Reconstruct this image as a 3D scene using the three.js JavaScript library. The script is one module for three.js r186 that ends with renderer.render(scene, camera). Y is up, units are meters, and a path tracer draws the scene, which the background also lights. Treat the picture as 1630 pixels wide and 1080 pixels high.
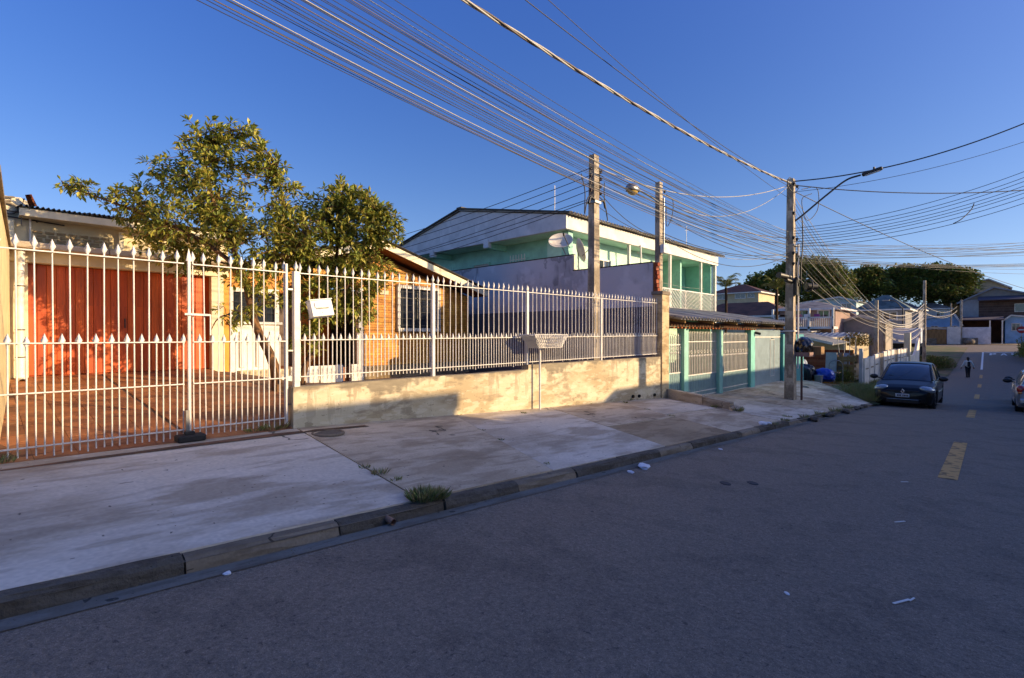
import * as THREE from 'three';
import { mergeGeometries } from 'three/addons/utils/BufferGeometryUtils.js';
import { RoundedBoxGeometry } from 'three/addons/geometries/RoundedBoxGeometry.js';
import { MarchingCubes } from 'three/addons/objects/MarchingCubes.js';
import { FontLoader } from 'three/addons/loaders/FontLoader.js';
import { TextGeometry } from 'three/addons/geometries/TextGeometry.js';

// ------------------------------------------------------------------ camera, sky, sun, exposure
// World: x runs down the street, y up, -z to the left-hand pavement. V(s, y, p): s along the street, p metres left of the camera.
const scene = new THREE.Scene();
const camera = new THREE.PerspectiveCamera(67.38, 1630 / 1080, 0.05, 2000);
camera.position.set(0, 1.4, 0);
const YAW = Math.atan2(775, 810);
camera.lookAt(Math.cos(YAW) * 10, 1.4 - 10 * 6 / 810, -Math.sin(YAW) * 10);
const renderer = new THREE.WebGLRenderer({ antialias: true });
renderer.toneMapping = THREE.LinearToneMapping;
renderer.toneMappingExposure = 2.6;
renderer.shadowMap.enabled = true;
const SUN = new THREE.Vector3(0.515, 0.24, 0.823).normalize();
const sun = new THREE.DirectionalLight(new THREE.Color().setRGB(1.0, 0.73, 0.42), 2.95);
sun.position.copy(SUN).multiplyScalar(150);
sun.castShadow = true; sun.shadow.mapSize.set(4096, 4096); sun.shadow.radius = 0.8;
Object.assign(sun.shadow.camera, { left: -60, right: 60, top: 40, bottom: -40, near: 1, far: 400 });
scene.add(sun, sun.target);
{ // clear evening sky: blue overhead, paler to the horizon, brighter towards the low sun
  const w = 512, h = 256, d = new Float32Array(w * h * 4), v = new THREE.Vector3();
  for (let j = 0; j < h; j++) for (let i = 0; i < w; i++) {
    const el = ((j + .5) / h - .5) * Math.PI, az = ((i + .5) / w - .5) * 2 * Math.PI;
    v.set(Math.cos(el) * Math.cos(az), Math.sin(el), Math.cos(el) * Math.sin(az));
    const e = Math.max(v.y, 0), k = Math.pow(1 - e, 3.4), c = v.dot(SUN);
    const q = Math.max(0, (1 + c) / 2), fillGlow = .085 * Math.pow(q, 6) + 2.9 * Math.pow(q, 60), ray = .80 + .62 * c * c;  // glow round the sun, strengthened as added fill for the shaded surfaces
    const low = Math.pow(1 - e, 9);
    const o = (j * w + i) * 4;
    d[o] = (.019 + .078 * k + .20 * low) * ray + fillGlow;
    d[o + 1] = (.058 + .172 * k + .16 * low) * ray + fillGlow * .92;
    d[o + 2] = (.228 + .215 * k - .01 * low) * ray + fillGlow * .74;
    d[o + 3] = 1;
  }
  const t = new THREE.DataTexture(d, w, h, THREE.RGBAFormat, THREE.FloatType);
  t.mapping = THREE.EquirectangularReflectionMapping; t.magFilter = t.minFilter = THREE.LinearFilter; t.needsUpdate = true;
  scene.background = t; scene.environment = t;
}

// ------------------------------------------------------------------ helpers
const V = (s, y, p) => new THREE.Vector3(s, y, -p);
function rng(a) { return () => { a |= 0; a = a + 0x6D2B79F5 | 0; let t = Math.imul(a ^ a >>> 15, 1 | a); t = t + Math.imul(t ^ t >>> 7, 61 | t) ^ t; return ((t ^ t >>> 14) >>> 0) / 4294967296; }; }
const R = rng(7);
const lerp = (a, b, t) => a + (b - a) * t, clamp = (x, a, b) => Math.min(b, Math.max(a, x)), sst = (a, b, x) => { const t = clamp((x - a) / (b - a), 0, 1); return t * t * (3 - 2 * t); };
function table(T, s) { if (s <= T[0][0]) return T[0][1]; for (let i = 1; i < T.length; i++) if (s <= T[i][0]) { const [a, b] = T[i - 1], [c, d] = T[i]; return b + (d - b) * (s - a) / (c - a); } return T[T.length - 1][1]; }
function uvM(g) { // uv in metres on the dominant plane of each face
  if (g.index) g = g.toNonIndexed();
  const P = g.attributes.position, n = P.count, uv = new Float32Array(n * 2);
  if (!g.attributes.normal) g.computeVertexNormals();
  const a = new THREE.Vector3(), b = new THREE.Vector3(), c = new THREE.Vector3();
  for (let i = 0; i < n; i += 3) {
    a.fromBufferAttribute(P, i); b.fromBufferAttribute(P, i + 1); c.fromBufferAttribute(P, i + 2);
    const nx = Math.abs((b.y - a.y) * (c.z - a.z) - (b.z - a.z) * (c.y - a.y)), ny = Math.abs((b.z - a.z) * (c.x - a.x) - (b.x - a.x) * (c.z - a.z)), nz = Math.abs((b.x - a.x) * (c.y - a.y) - (b.y - a.y) * (c.x - a.x));
    [a, b, c].forEach((q, k) => { const o = (i + k) * 2; if (ny >= nx && ny >= nz) { uv[o] = q.x; uv[o + 1] = q.z; } else if (nx >= nz) { uv[o] = q.z; uv[o + 1] = q.y; } else { uv[o] = q.x; uv[o + 1] = q.y; } });
  }
  g.setAttribute('uv', new THREE.BufferAttribute(uv, 2));
  for (const k of Object.keys(g.attributes)) if (!['position', 'normal', 'uv', 'color'].includes(k)) g.deleteAttribute(k);
  return g;
}
const bx = (s0, s1, y0, y1, p0, p1) => uvM(new THREE.BoxGeometry(Math.abs(s1 - s0), Math.abs(y1 - y0), Math.abs(p1 - p0)).translate((s0 + s1) / 2, (y0 + y1) / 2, -(p0 + p1) / 2));
const rbx = (s0, s1, y0, y1, p0, p1, r = .012) => uvM(new RoundedBoxGeometry(Math.abs(s1 - s0), Math.abs(y1 - y0), Math.abs(p1 - p0), 2, Math.min(r, Math.abs(s1 - s0) * .49, Math.abs(y1 - y0) * .49, Math.abs(p1 - p0) * .49)).translate((s0 + s1) / 2, (y0 + y1) / 2, -(p0 + p1) / 2));
function ext(pts, depth) { const sh = new THREE.Shape(pts.map(q => new THREE.Vector2(q[0], q[1]))); return new THREE.ExtrudeGeometry(sh, { depth, bevelEnabled: false }); }
const polyP = (pts, p0, p1) => uvM(ext(pts, p1 - p0).translate(0, 0, -p1));                              // outline in (s, y), from p0 to p1
const polyS = (pts, s0, s1) => uvM(ext(pts, s1 - s0).rotateY(Math.PI / 2).translate(s0, 0, 0));           // outline in (p, y), from s0 to s1: shape x -> -z
const polyY = (pts, y0, y1) => uvM(ext(pts, y1 - y0).rotateX(-Math.PI / 2).translate(0, y0, 0));          // outline in (s, p)
function tube(pts, r, seg = 24, rad = 6, curve = true) { const c = curve ? new THREE.CatmullRomCurve3(pts) : (() => { const k = new THREE.CurvePath(); for (let i = 1; i < pts.length; i++) k.add(new THREE.LineCurve3(pts[i - 1], pts[i])); return k; })(); return uvM(new THREE.TubeGeometry(c, seg, r, rad)); }
function cyl(a, b, r0, r1 = r0, n = 10) { const d = b.clone().sub(a), g = new THREE.CylinderGeometry(r1, r0, d.length(), n); g.applyQuaternion(new THREE.Quaternion().setFromUnitVectors(new THREE.Vector3(0, 1, 0), d.clone().normalize())); const m = a.clone().add(b).multiplyScalar(.5); return uvM(g.translate(m.x, m.y, m.z)); }
function bar(a, b, w, h = w) { const d = b.clone().sub(a), g = new THREE.BoxGeometry(w, d.length(), h); g.applyQuaternion(new THREE.Quaternion().setFromUnitVectors(new THREE.Vector3(0, 1, 0), d.clone().normalize())); const m = a.clone().add(b).multiplyScalar(.5); return uvM(g.translate(m.x, m.y, m.z)); }
function sph(c, rx, ry = rx, rz = rx, n = 16) { return uvM(new THREE.SphereGeometry(1, n, Math.round(n * .7)).scale(rx, ry, rz).translate(c.x, c.y, c.z)); }
function gridGeo(nu, nv, f) { // f(u, v) -> Vector3, one sheet
  const P = [], I = [];
  for (let j = 0; j <= nv; j++) for (let i = 0; i <= nu; i++) { const q = f(i / nu, j / nv); P.push(q.x, q.y, q.z); }
  for (let j = 0; j < nv; j++) for (let i = 0; i < nu; i++) { const a = j * (nu + 1) + i; I.push(a, a + 1, a + nu + 2, a, a + nu + 2, a + nu + 1); }
  const g = new THREE.BufferGeometry(); g.setAttribute('position', new THREE.Float32BufferAttribute(P, 3)); g.setIndex(I); g.computeVertexNormals(); return uvM(g);
}
function slabGeo(nu, nv, f, th) { // closed slab: f(u, v) gives the top, th the thickness down
  const P = [], I = [], N = (nu + 1) * (nv + 1), id = (i, j) => j * (nu + 1) + i;
  for (let k = 0; k < 2; k++) for (let j = 0; j <= nv; j++) for (let i = 0; i <= nu; i++) { const q = f(i / nu, j / nv); P.push(q.x, q.y - k * th, q.z); }
  const quad = (a, b, c, d) => I.push(a, b, c, a, c, d);
  for (let j = 0; j < nv; j++) for (let i = 0; i < nu; i++) { quad(id(i, j), id(i + 1, j), id(i + 1, j + 1), id(i, j + 1)); quad(N + id(i, j), N + id(i, j + 1), N + id(i + 1, j + 1), N + id(i + 1, j)); }
  for (let i = 0; i < nu; i++) { quad(id(i, 0), N + id(i, 0), N + id(i + 1, 0), id(i + 1, 0)); quad(id(i, nv), id(i + 1, nv), N + id(i + 1, nv), N + id(i, nv)); }
  for (let j = 0; j < nv; j++) { quad(id(0, j), id(0, j + 1), N + id(0, j + 1), N + id(0, j)); quad(id(nu, j), N + id(nu, j), N + id(nu, j + 1), id(nu, j + 1)); }
  let g = new THREE.BufferGeometry(); g.setAttribute('position', new THREE.Float32BufferAttribute(P, 3)); g.setIndex(I); g = g.toNonIndexed(); g.computeVertexNormals(); return uvM(g);
}
const merge = a => Array.isArray(a) ? (a.length > 1 ? mergeGeometries(a.map(g => g.index ? g.toNonIndexed() : g)) : a[0]) : a;
const names = {}, org = new Map();
const numbered = n => { const k = names[n] = (names[n] ?? -1) + 1; return k ? n + '_' + String(k).padStart(3, '0') : n; };
function tag(o, label, category, group, kind) { if (label) o.userData.label = label; if (category) o.userData.category = category; if (group) o.userData.group = group; if (kind) o.userData.kind = kind; return o; }
function thing(name, label, category, base = V(0, 0, 0), group) { const o = new THREE.Group(); o.name = numbered(name); o.position.copy(base); org.set(o, base.clone()); scene.add(o); return tag(o, label, category, group); }
function M(name, geo, mat, parent, label) { // one named mesh; geometry given in world metres
  geo = merge(geo); const top = !parent || parent === scene;
  const b = top ? null : org.get(parent);
  if (b) geo.translate(-b.x, -b.y, -b.z);
  const m = new THREE.Mesh(geo, mat); m.name = top ? numbered(name) : name; org.set(m, b ? b.clone() : V(0, 0, 0)); (parent || scene).add(m); if (label) m.userData.label = label; return m;
}
function T(name, geo, mat, base, label, category, group, kind) { // a thing that is one mesh, origin at its base
  geo = merge(geo); geo.translate(-base.x, -base.y, -base.z); const m = new THREE.Mesh(geo, mat); m.position.copy(base); org.set(m, base.clone()); m.name = numbered(name); scene.add(m); return tag(m, label, category, group, kind);
}
function piece(name, geo, mat, parent, pos, ry = 0, sc) { const b = parent ? org.get(parent) : V(0, 0, 0); const m = new THREE.Mesh(geo, mat); m.name = name; m.position.copy(pos).sub(b); m.rotation.y = ry; if (sc) m.scale.set(...sc); parent.add(m); return m; }
const struct = (name, geo, mat) => tag(M(name, geo, mat), null, null, null, 'structure');

// ------------------------------------------------------------------ textures
function lattice(seed, n) { const r = rng(seed), a = new Float32Array(n * n); for (let i = 0; i < n * n; i++) a[i] = r(); return a; }
const LAT = lattice(11, 256);
function vn(x, y, per, off = 0) { const xi = Math.floor(x), yi = Math.floor(y); let fx = x - xi, fy = y - yi; fx = fx * fx * (3 - 2 * fx); fy = fy * fy * (3 - 2 * fy); const m = q => ((q % per) + per) % per, at = (i, j) => LAT[((m(i) + off * 37) & 255) + (((m(j) + off * 91) & 255) << 8)]; return lerp(lerp(at(xi, yi), at(xi + 1, yi), fx), lerp(at(xi, yi + 1), at(xi + 1, yi + 1), fx), fy); }
function fbm(u, v, per, oct, off = 0, g = .5) { let a = 1, s = 0, t = 0; for (let i = 0; i < oct; i++) { s += a * vn(u * per, v * per, per, off + i * 3); t += a; a *= g; per *= 2; } return s / t; }
function vn2(x, y, px, py, off = 0) { const xi = Math.floor(x), yi = Math.floor(y); let fx = x - xi, fy = y - yi; fx = fx * fx * (3 - 2 * fx); fy = fy * fy * (3 - 2 * fy); const at = (i, j) => LAT[((((i % px) + px) % px + off * 37) & 255) + (((((j % py) + py) % py + off * 91) & 255) << 8)]; return lerp(lerp(at(xi, yi), at(xi + 1, yi), fx), lerp(at(xi, yi + 1), at(xi + 1, yi + 1), fx), fy); }
function fbm2(u, v, px, py, oct, off = 0, g = .55) { let a = 1, s = 0, t = 0; for (let i = 0; i < oct; i++) { s += a * vn2(u * px, v * py, px, py, off + i * 3); t += a; a *= g; px *= 2; py *= 2; } return s / t; }
function tex(n, fn, srgb = true) { const d = new Uint8Array(n * n * 4); for (let j = 0; j < n; j++) for (let i = 0; i < n; i++) { const c = fn(i / n, j / n), o = (j * n + i) * 4; d[o] = clamp(c[0], 0, 1) * 255; d[o + 1] = clamp(c[1], 0, 1) * 255; d[o + 2] = clamp(c[2], 0, 1) * 255; d[o + 3] = 255; } const t = new THREE.DataTexture(d, n, n); t.wrapS = t.wrapT = THREE.RepeatWrapping; t.magFilter = THREE.LinearFilter; t.minFilter = THREE.LinearMipmapLinearFilter; t.generateMipmaps = true; if (srgb) t.colorSpace = THREE.SRGBColorSpace; t.needsUpdate = true; return t; }
const reps = new Map();
function rep(t, m, m2 = m) { const k = t.uuid + m + '_' + m2; if (!reps.has(k)) { const c = t.clone(); c.repeat.set(1 / m, 1 / m2); c.needsUpdate = true; reps.set(k, c); } return reps.get(k); }
const mix3 = (a, b, t) => [lerp(a[0], b[0], t), lerp(a[1], b[1], t), lerp(a[2], b[2], t)];
const g3 = x => [x, x, x];
const grimeT = tex(512, (u, v) => { const a = fbm(u, v, 4, 6, 1), b = fbm(u, v, 16, 4, 5), c = fbm(u * 1, v * .25, 32, 3, 9); const k = .93 + .10 * (a - .5) * 2 + .05 * (b - .5) * 2 - .12 * sst(.6, .8, c) * sst(.45, .7, a); return [k, k * .99, k * .975]; });
const bumpT = tex(512, (u, v) => g3(fbm(u, v, 8, 6, 3, .6)), false);
const asphaltT = tex(1024, (u, v) => { const a = fbm(u, v, 3, 5, 21), b = vn(u * 256, v * 256, 256, 3), c = vn(u * 128, v * 128, 128, 17), d = fbm(u, v, 10, 5, 31, .6), e = LAT[(Math.floor(u * 1024) * 7 + Math.floor(v * 1024) * 131) & 65535]; let k = .415 + .05 * (a - .5) + .075 * (b - .5) + .05 * (c - .5) + .17 * (e - .5) - .035 * sst(.52, .70, d); if (e > .985) k += .12; if (vn(u * 190, v * 190, 190, 40) > .92) k -= .11; return [k * 1.13, k * 1.01, k * .875]; });
const asphaltB = tex(1024, (u, v) => g3(.45 * vn(u * 256, v * 256, 256, 3) + .25 * vn(u * 128, v * 128, 128, 17) + .3 * LAT[(Math.floor(u * 1024) * 7 + Math.floor(v * 1024) * 131) & 65535]), false);
function crackMask(u, v, off) { const w = fbm(u, v, 3, 6, off, .55); return Math.abs(w - .5); }
const concreteT = tex(1024, (u, v) => { // weathered cast concrete: trowel streaks, brown worn patches, hair cracks, pits
  const a = fbm(u, v, 3, 6, 41, .58), b = fbm2(u, v, 4, 9, 5, 47), c = fbm2(u, v, 6, 18, 4, 53), f = vn(u * 256, v * 256, 256, 8), h = fbm2(u, v, 10, 40, 3, 57);
  let col = mix3([.755, .735, .70], [.62, .58, .525], sst(.46, .70, a) * .75); col = mix3(col, [.52, .475, .415], sst(.53, .68, b) * .55); col = mix3(col, [.80, .785, .76], sst(.54, .70, c) * .55); col = mix3(col, [.56, .525, .48], sst(.56, .74, h) * .45);
  const k = 1 + .09 * (f - .5); col = col.map(x => x * k);
  if (crackMask(u, v, 60) < .007 && fbm(u, v, 2, 2, 66) > .46) col = col.map(x => x * .52);
  if (vn(u * 90, v * 90, 90, 71) > .972) col = col.map(x => x * .58);
  return [col[0] * 1.05, col[1] * 1.02, col[2] * .97];
});
const plasterT = tex(1024, (u, v) => { // limewashed render, flaking, u and v each 0..1 over 4 m x 1 m
  const a = fbm(u, v, 8, 6, 81, .6), b = fbm(u, v, 4, 5, 85, .55), c = fbm(u, v, 20, 4, 89), top = v + .28 * (fbm(u, 0, 12, 4, 93) - .5) + .3 * (a - .5);
  let col = mix3([.78, .73, .61], [.68, .61, .48], sst(.40, .64, b)); col = mix3(col, [.54, .48, .385], sst(.56, .70, a) * .6); col = mix3(col, [.84, .80, .70], sst(.55, .66, c) * .5); if (c < .27) col = mix3(col, [.56, .51, .41], .6); const dr = fbm2(u, v, 48, 3, 4, 97), sp = vn(u * 250, v * 60, 250, 12); col = mix3(col, [.58, .52, .42], sst(.56, .70, dr) * sst(.35, .95, v) * .65); if (sp > .93) col = col.map(x => x * .78);
  col = mix3(col, mix3([.42, .39, .33], [.60, .55, .46], c), sst(.86, .93, top) * .85);
  return col;
});
const greyPlasterT = tex(1024, (u, v) => { const a = fbm(u, v, 3, 6, 101, .58), b = fbm(u, v, 9, 5, 105, .55), c = fbm(u, v * .3, 24, 3, 109); let col = mix3([.80, .775, .775], [.70, .675, .675], sst(.4, .62, a)); col = mix3(col, [.86, .835, .835], sst(.55, .68, b) * .7); col = mix3(col, [.40, .385, .39], sst(.63, .74, c) * .45 * sst(.4, .6, a)); if (b < .27) col = col.map(x => x * .82); return col; });
const terracottaT = tex(512, (u, v) => { const a = fbm(u, v, 5, 6, 121), b = fbm(u, v, 20, 3, 125); let c = mix3([.66, .45, .30], [.52, .35, .24], sst(.4, .65, a)); c = mix3(c, [.70, .56, .42], sst(.62, .75, b) * .5); return c; });
const woodT = tex(512, (u, v) => { const g = fbm(u * 1, v * .12, 32, 4, 131), a = fbm(u, v, 4, 4, 135); const k = .82 + .24 * (g - .5) + .2 * (a - .5); return [k, k * .97, k * .94]; });
const soilT = tex(512, (u, v) => { const a = fbm(u, v, 6, 6, 141), b = vn(u * 200, v * 200, 200, 4); return mix3([.47, .33, .24], [.32, .24, .18], sst(.35, .65, a)).map(x => x * (.9 + .2 * b)); });
const earthT = tex(512, (u, v) => { const a = fbm(u, v, 6, 6, 151), b = vn(u * 128, v * 128, 128, 4); return mix3([.30, .33, .18], [.40, .35, .25], sst(.42, .6, a)).map(x => x * (.85 + .3 * b)); });
const fibreT = tex(512, (u, v) => { const a = fbm(u, v, 4, 6, 161), b = fbm(u, v * .2, 24, 4, 165); let c = mix3([.68, .66, .62], [.52, .50, .475], sst(.38, .66, a)); return mix3(c, [.27, .265, .26], sst(.58, .74, b) * .6); });
const barkT = tex(512, (u, v) => { const a = fbm(u, v * .3, 20, 5, 171), b = fbm(u, v, 6, 4, 175); return mix3([.46, .33, .21], [.26, .19, .13], sst(.35, .65, a)).map(x => x * (.8 + .4 * b)); });
const poleT = tex(512, (u, v) => { const a = fbm(u, v * .4, 8, 6, 181), b = fbm(u, v, 30, 3, 185); let c = mix3([.70, .645, .56], [.53, .48, .41], sst(.38, .64, a)); return c.map(x => x * (.88 + .24 * b)); });

const col = (r, g, b) => new THREE.Color().setRGB(r, g, b);
const hx = h => new THREE.Color(h);
const S = o => new THREE.MeshStandardMaterial(o);
const P = o => new THREE.MeshPhysicalMaterial(o);
const painted = (c, r = .6, m = 2.2, bump = .002) => S({ color: c, map: rep(grimeT, m), bumpMap: rep(bumpT, m * .5), bumpScale: bump, roughness: r });
const mAsphalt = S({ color: 0xffffff, map: rep(asphaltT, 3.1), bumpMap: rep(asphaltB, 3.1), bumpScale: .007, roughness: .88 });
const mConcrete = S({ map: rep(concreteT, 5.3), bumpMap: rep(bumpT, 1.3), bumpScale: .004, roughness: .9 });
const mConcrete2 = S({ color: hx(0xf1e9dc), map: rep(concreteT, 3.7), bumpMap: rep(bumpT, 1.1), bumpScale: .004, roughness: .9 });
const mConcDark = S({ color: hx(0xa8a29a), map: rep(concreteT, 2.9), bumpMap: rep(bumpT, .7), bumpScale: .008, roughness: .95 });
const mKerb = S({ color: hx(0x74726f), map: rep(concreteT, 1.3), bumpMap: rep(bumpT, .35), bumpScale: .02, roughness: .95 });
const mGutter = S({ color: hx(0x8f9396), map: rep(concreteT, 2.3), bumpMap: rep(bumpT, .6), bumpScale: .004, roughness: .85 });
const mPlaster = S({ map: plasterT, bumpMap: rep(bumpT, .25), bumpScale: .006, roughness: .92 });
const mGreyPlaster = S({ map: rep(greyPlasterT, 5), bumpMap: rep(bumpT, 1.2), bumpScale: .006, roughness: .92 });
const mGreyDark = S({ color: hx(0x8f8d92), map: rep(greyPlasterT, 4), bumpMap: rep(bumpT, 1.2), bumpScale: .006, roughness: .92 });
const mWhiteMetal = S({ color: hx(0xe9e6df), map: rep(grimeT, .7), roughness: .42 });
const mCream = painted(hx(0xddceaa), .75), mCreamTrim = painted(hx(0xeee2c2), .6), mWhiteWall = painted(hx(0xe6e2da), .7), mWhitePaint = painted(hx(0xeeece6), .5, 1.4);
const mTeal = painted(hx(0x98d4c4), .6), mMint = painted(hx(0xc4ebd9), .6), mLilacWhite = painted(hx(0xe2dfe2), .75), mTealDark = painted(hx(0x2f8f80), .6);
const mOrangeBrick = [0xdf9a30, 0xd89027, 0xe6a53a, 0xd08622].map(c => S({ color: hx(c), map: rep(grimeT, .9), bumpMap: rep(bumpT, .3), bumpScale: .003, roughness: .62 }));
const mMortar = S({ color: hx(0xa3692c), map: rep(grimeT, .8), roughness: .9 });
const mRedPlank = [0xdf6216, 0xd55a12, 0xe66c1c].map(c => S({ color: hx(c), map: rep(woodT, .8, 2), bumpMap: rep(woodT, .8, 2), bumpScale: .002, roughness: .5 }));
const mTerracotta = [0xfff2d8, 0xf0dfc2, 0xe2d0b0].map(c => S({ color: hx(c), map: rep(terracottaT, 1.3), bumpMap: rep(bumpT, .5), bumpScale: .002, roughness: .62 }));
const mFibre = S({ map: rep(fibreT, 2.4), bumpMap: rep(bumpT, .5), bumpScale: .003, roughness: .9 });
const mFibreDark = S({ color: hx(0x8a8580), map: rep(fibreT, 2.1), roughness: .9 });
const mPole = S({ map: rep(poleT, 1.1), bumpMap: rep(bumpT, .4), bumpScale: .004, roughness: .95 });
const mWoodPole = S({ color: hx(0xb9a792), map: rep(barkT, .9, 2), bumpMap: rep(barkT, .9, 2), bumpScale: .006, roughness: .95 });
const mBark = S({ map: rep(barkT, .5), bumpMap: rep(barkT, .5), bumpScale: .01, roughness: .95 });
const mBlackMetal = S({ color: hx(0x24221f), roughness: .5 }), mDarkMetal = S({ color: hx(0x3a3836), roughness: .55, metalness: .4 }), mSteel = S({ color: hx(0x9a9a9a), roughness: .4, metalness: .8, map: rep(grimeT, .6) });
const mGlass = P({ color: hx(0x2a3038), roughness: .06, metalness: 0, specularIntensity: 1, clearcoat: 1, clearcoatRoughness: .03 });
const mDarkInside = S({ color: hx(0x857662), roughness: .9 });
const mWireDark = S({ color: hx(0x292a2e), roughness: .6 }), mWirePale = S({ color: hx(0xa8a399), roughness: .55 }), mWireBrown = S({ color: hx(0x5f5147), roughness: .6 });
const mSoil = S({ map: rep(soilT, 2), bumpMap: rep(bumpT, .5), bumpScale: .01, roughness: 1 });
const mEarth = S({ map: rep(earthT, 7), roughness: 1 });
const mWood = S({ color: hx(0xb08d5c), map: rep(woodT, .6, 1.6), bumpMap: rep(woodT, .6, 1.6), bumpScale: .003, roughness: .85 });
const mRawBrick = [0x9c5236, 0x8b452c, 0xa96043].map(c => S({ color: hx(c), map: rep(grimeT, .6), bumpMap: rep(bumpT, .2), bumpScale: .004, roughness: .95 }));
const mYellowLine = S({ color: hx(0xcf9f58), map: rep(tex(256, (u, v) => { const a = fbm(u, v, 12, 5, 191); const k = .95 - .35 * sst(.55, .7, a); return g3(k); }), 1), roughness: .8 });
const mWhiteLine = S({ color: hx(0xdcdad4), roughness: .8 });

// ------------------------------------------------------------------ levels
const HT = [[-80, 5.3], [-40, 2.9], [-10, .53], [0, .03], [13, -.63], [21, -1.08], [24, -1.23], [34.4, -1.66], [46.4, -2.0], [58.4, -2.09], [66, -1.88], [88, -.74], [105, -.1], [113, .1], [140, .7], [200, 5], [330, 14]];
function hermite(s) { let i = 1; while (i < HT.length - 1 && s > HT[i][0]) i++; const a = HT[Math.max(0, i - 2)], b = HT[i - 1], c = HT[i], d = HT[Math.min(HT.length - 1, i + 1)]; const h = c[0] - b[0], t = clamp((s - b[0]) / h, 0, 1), m0 = (c[1] - a[1]) / (c[0] - a[0]), m1 = (d[1] - b[1]) / (d[0] - b[0]); const t2 = t * t, t3 = t2 * t; return (2 * t3 - 3 * t2 + 1) * b[1] + (t3 - 2 * t2 + t) * h * m0 + (3 * t2 - 2 * t3) * c[1] + (t3 - t2) * h * m1; }
const ry = s => { const a = Math.floor(s * 2) / 2; return lerp(hermite(a), hermite(a + .5), (s - a) * 2); };          // road level
const YW = [[-14, .75], [0, .22], [2.85, .19], [13, -.31], [14, -.45], [17.6, -.6], [24.5, -.62], [30, -.95], [45, -1.5], [60, -1.8]];
const yw = s => table(YW, s);                                                                                            // pavement level at the plots
const kp = s => 3.47 - .012 * clamp(s, -20, 26);                                                                         // kerb line
const yp = (s, p) => { const k = kp(s); return lerp(ry(s) + .095, yw(s), clamp((p - k) / (6.65 - k), 0, 1)); };
function stations(s0, s1, step = .5) { const a = [s0]; for (let s = Math.ceil((s0 + 1e-6) / step) * step; s < s1 - 1e-6; s += step) a.push(s); a.push(s1); return a; }
function ribbon(s0, s1, pa, pb, y, np = 1, step = .5) { const st = stations(s0, s1, step), Pp = [], I = []; st.forEach(s => { for (let j = 0; j <= np; j++) { const p = lerp(pa(s), pb(s), j / np); Pp.push(s, y(s, p), -p); } }); for (let i = 0; i < st.length - 1; i++) for (let j = 0; j < np; j++) { const a = i * (np + 1) + j, b = a + np + 1; I.push(a, b, b + 1, a, b + 1, a + 1); } const g = new THREE.BufferGeometry(); g.setAttribute('position', new THREE.Float32BufferAttribute(Pp, 3)); g.setIndex(I); g.computeVertexNormals(); return uvM(g); }

// ------------------------------------------------------------------ ground, road, pavement
const terr = (s, p) => { let y = ry(clamp(s, -80, 329)) - .45; const near = 1 - sst(24, 44, s); y += (1 - near) * .13 * clamp(p - 11, 0, 70); if (p < -4) y += .1; return y; };
{
  const ss = [...stations(-80, 130, 3), ...stations(133, 330, 12)], pp = []; for (let p = -170; p <= 190; p += (Math.abs(p) < 40 ? 2.5 : 10)) pp.push(p);
  const Pq = [], I = []; ss.forEach(s => pp.forEach(p => Pq.push(s, terr(s, p) + (Math.abs(p) > 8 ? .15 * (vn(s * .3, p * .3, 256) - .5) : 0), -p)));
  const n = pp.length; for (let i = 0; i < ss.length - 1; i++) for (let j = 0; j < n - 1; j++) { const a = i * n + j, b = a + n; I.push(a, b, b + 1, a, b + 1, a + 1); }
  const g = new THREE.BufferGeometry(); g.setAttribute('position', new THREE.Float32BufferAttribute(Pq, 3)); g.setIndex(I); g.computeVertexNormals(); struct('ground', uvM(g), mEarth);
}
const rightEdge = s => -2.9 - .004 * s;
const road = struct('road', ribbon(-60, 97.5, s => rightEdge(s), s => s < 26 ? kp(s) - .02 : 3.16, s => ry(s), 8), mAsphalt);
struct('cross_street', ribbon(97.5, 106, () => -70, () => 60, s => ry(s), 10), S({ color: hx(0xffffff), map: rep(asphaltT, 5.5), roughness: .9 }));
struct('cross_street_verge', ribbon(106, 113, () => -60, () => 50, s => ry(s) + .06, 10), S({ color: hx(0xd9c7a6), map: rep(concreteT, 6), roughness: .95 }));
struct('gutter', ribbon(-14, 25, s => kp(s) - .15, s => kp(s) - .01, s => ry(s) + .006), mGutter);
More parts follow.
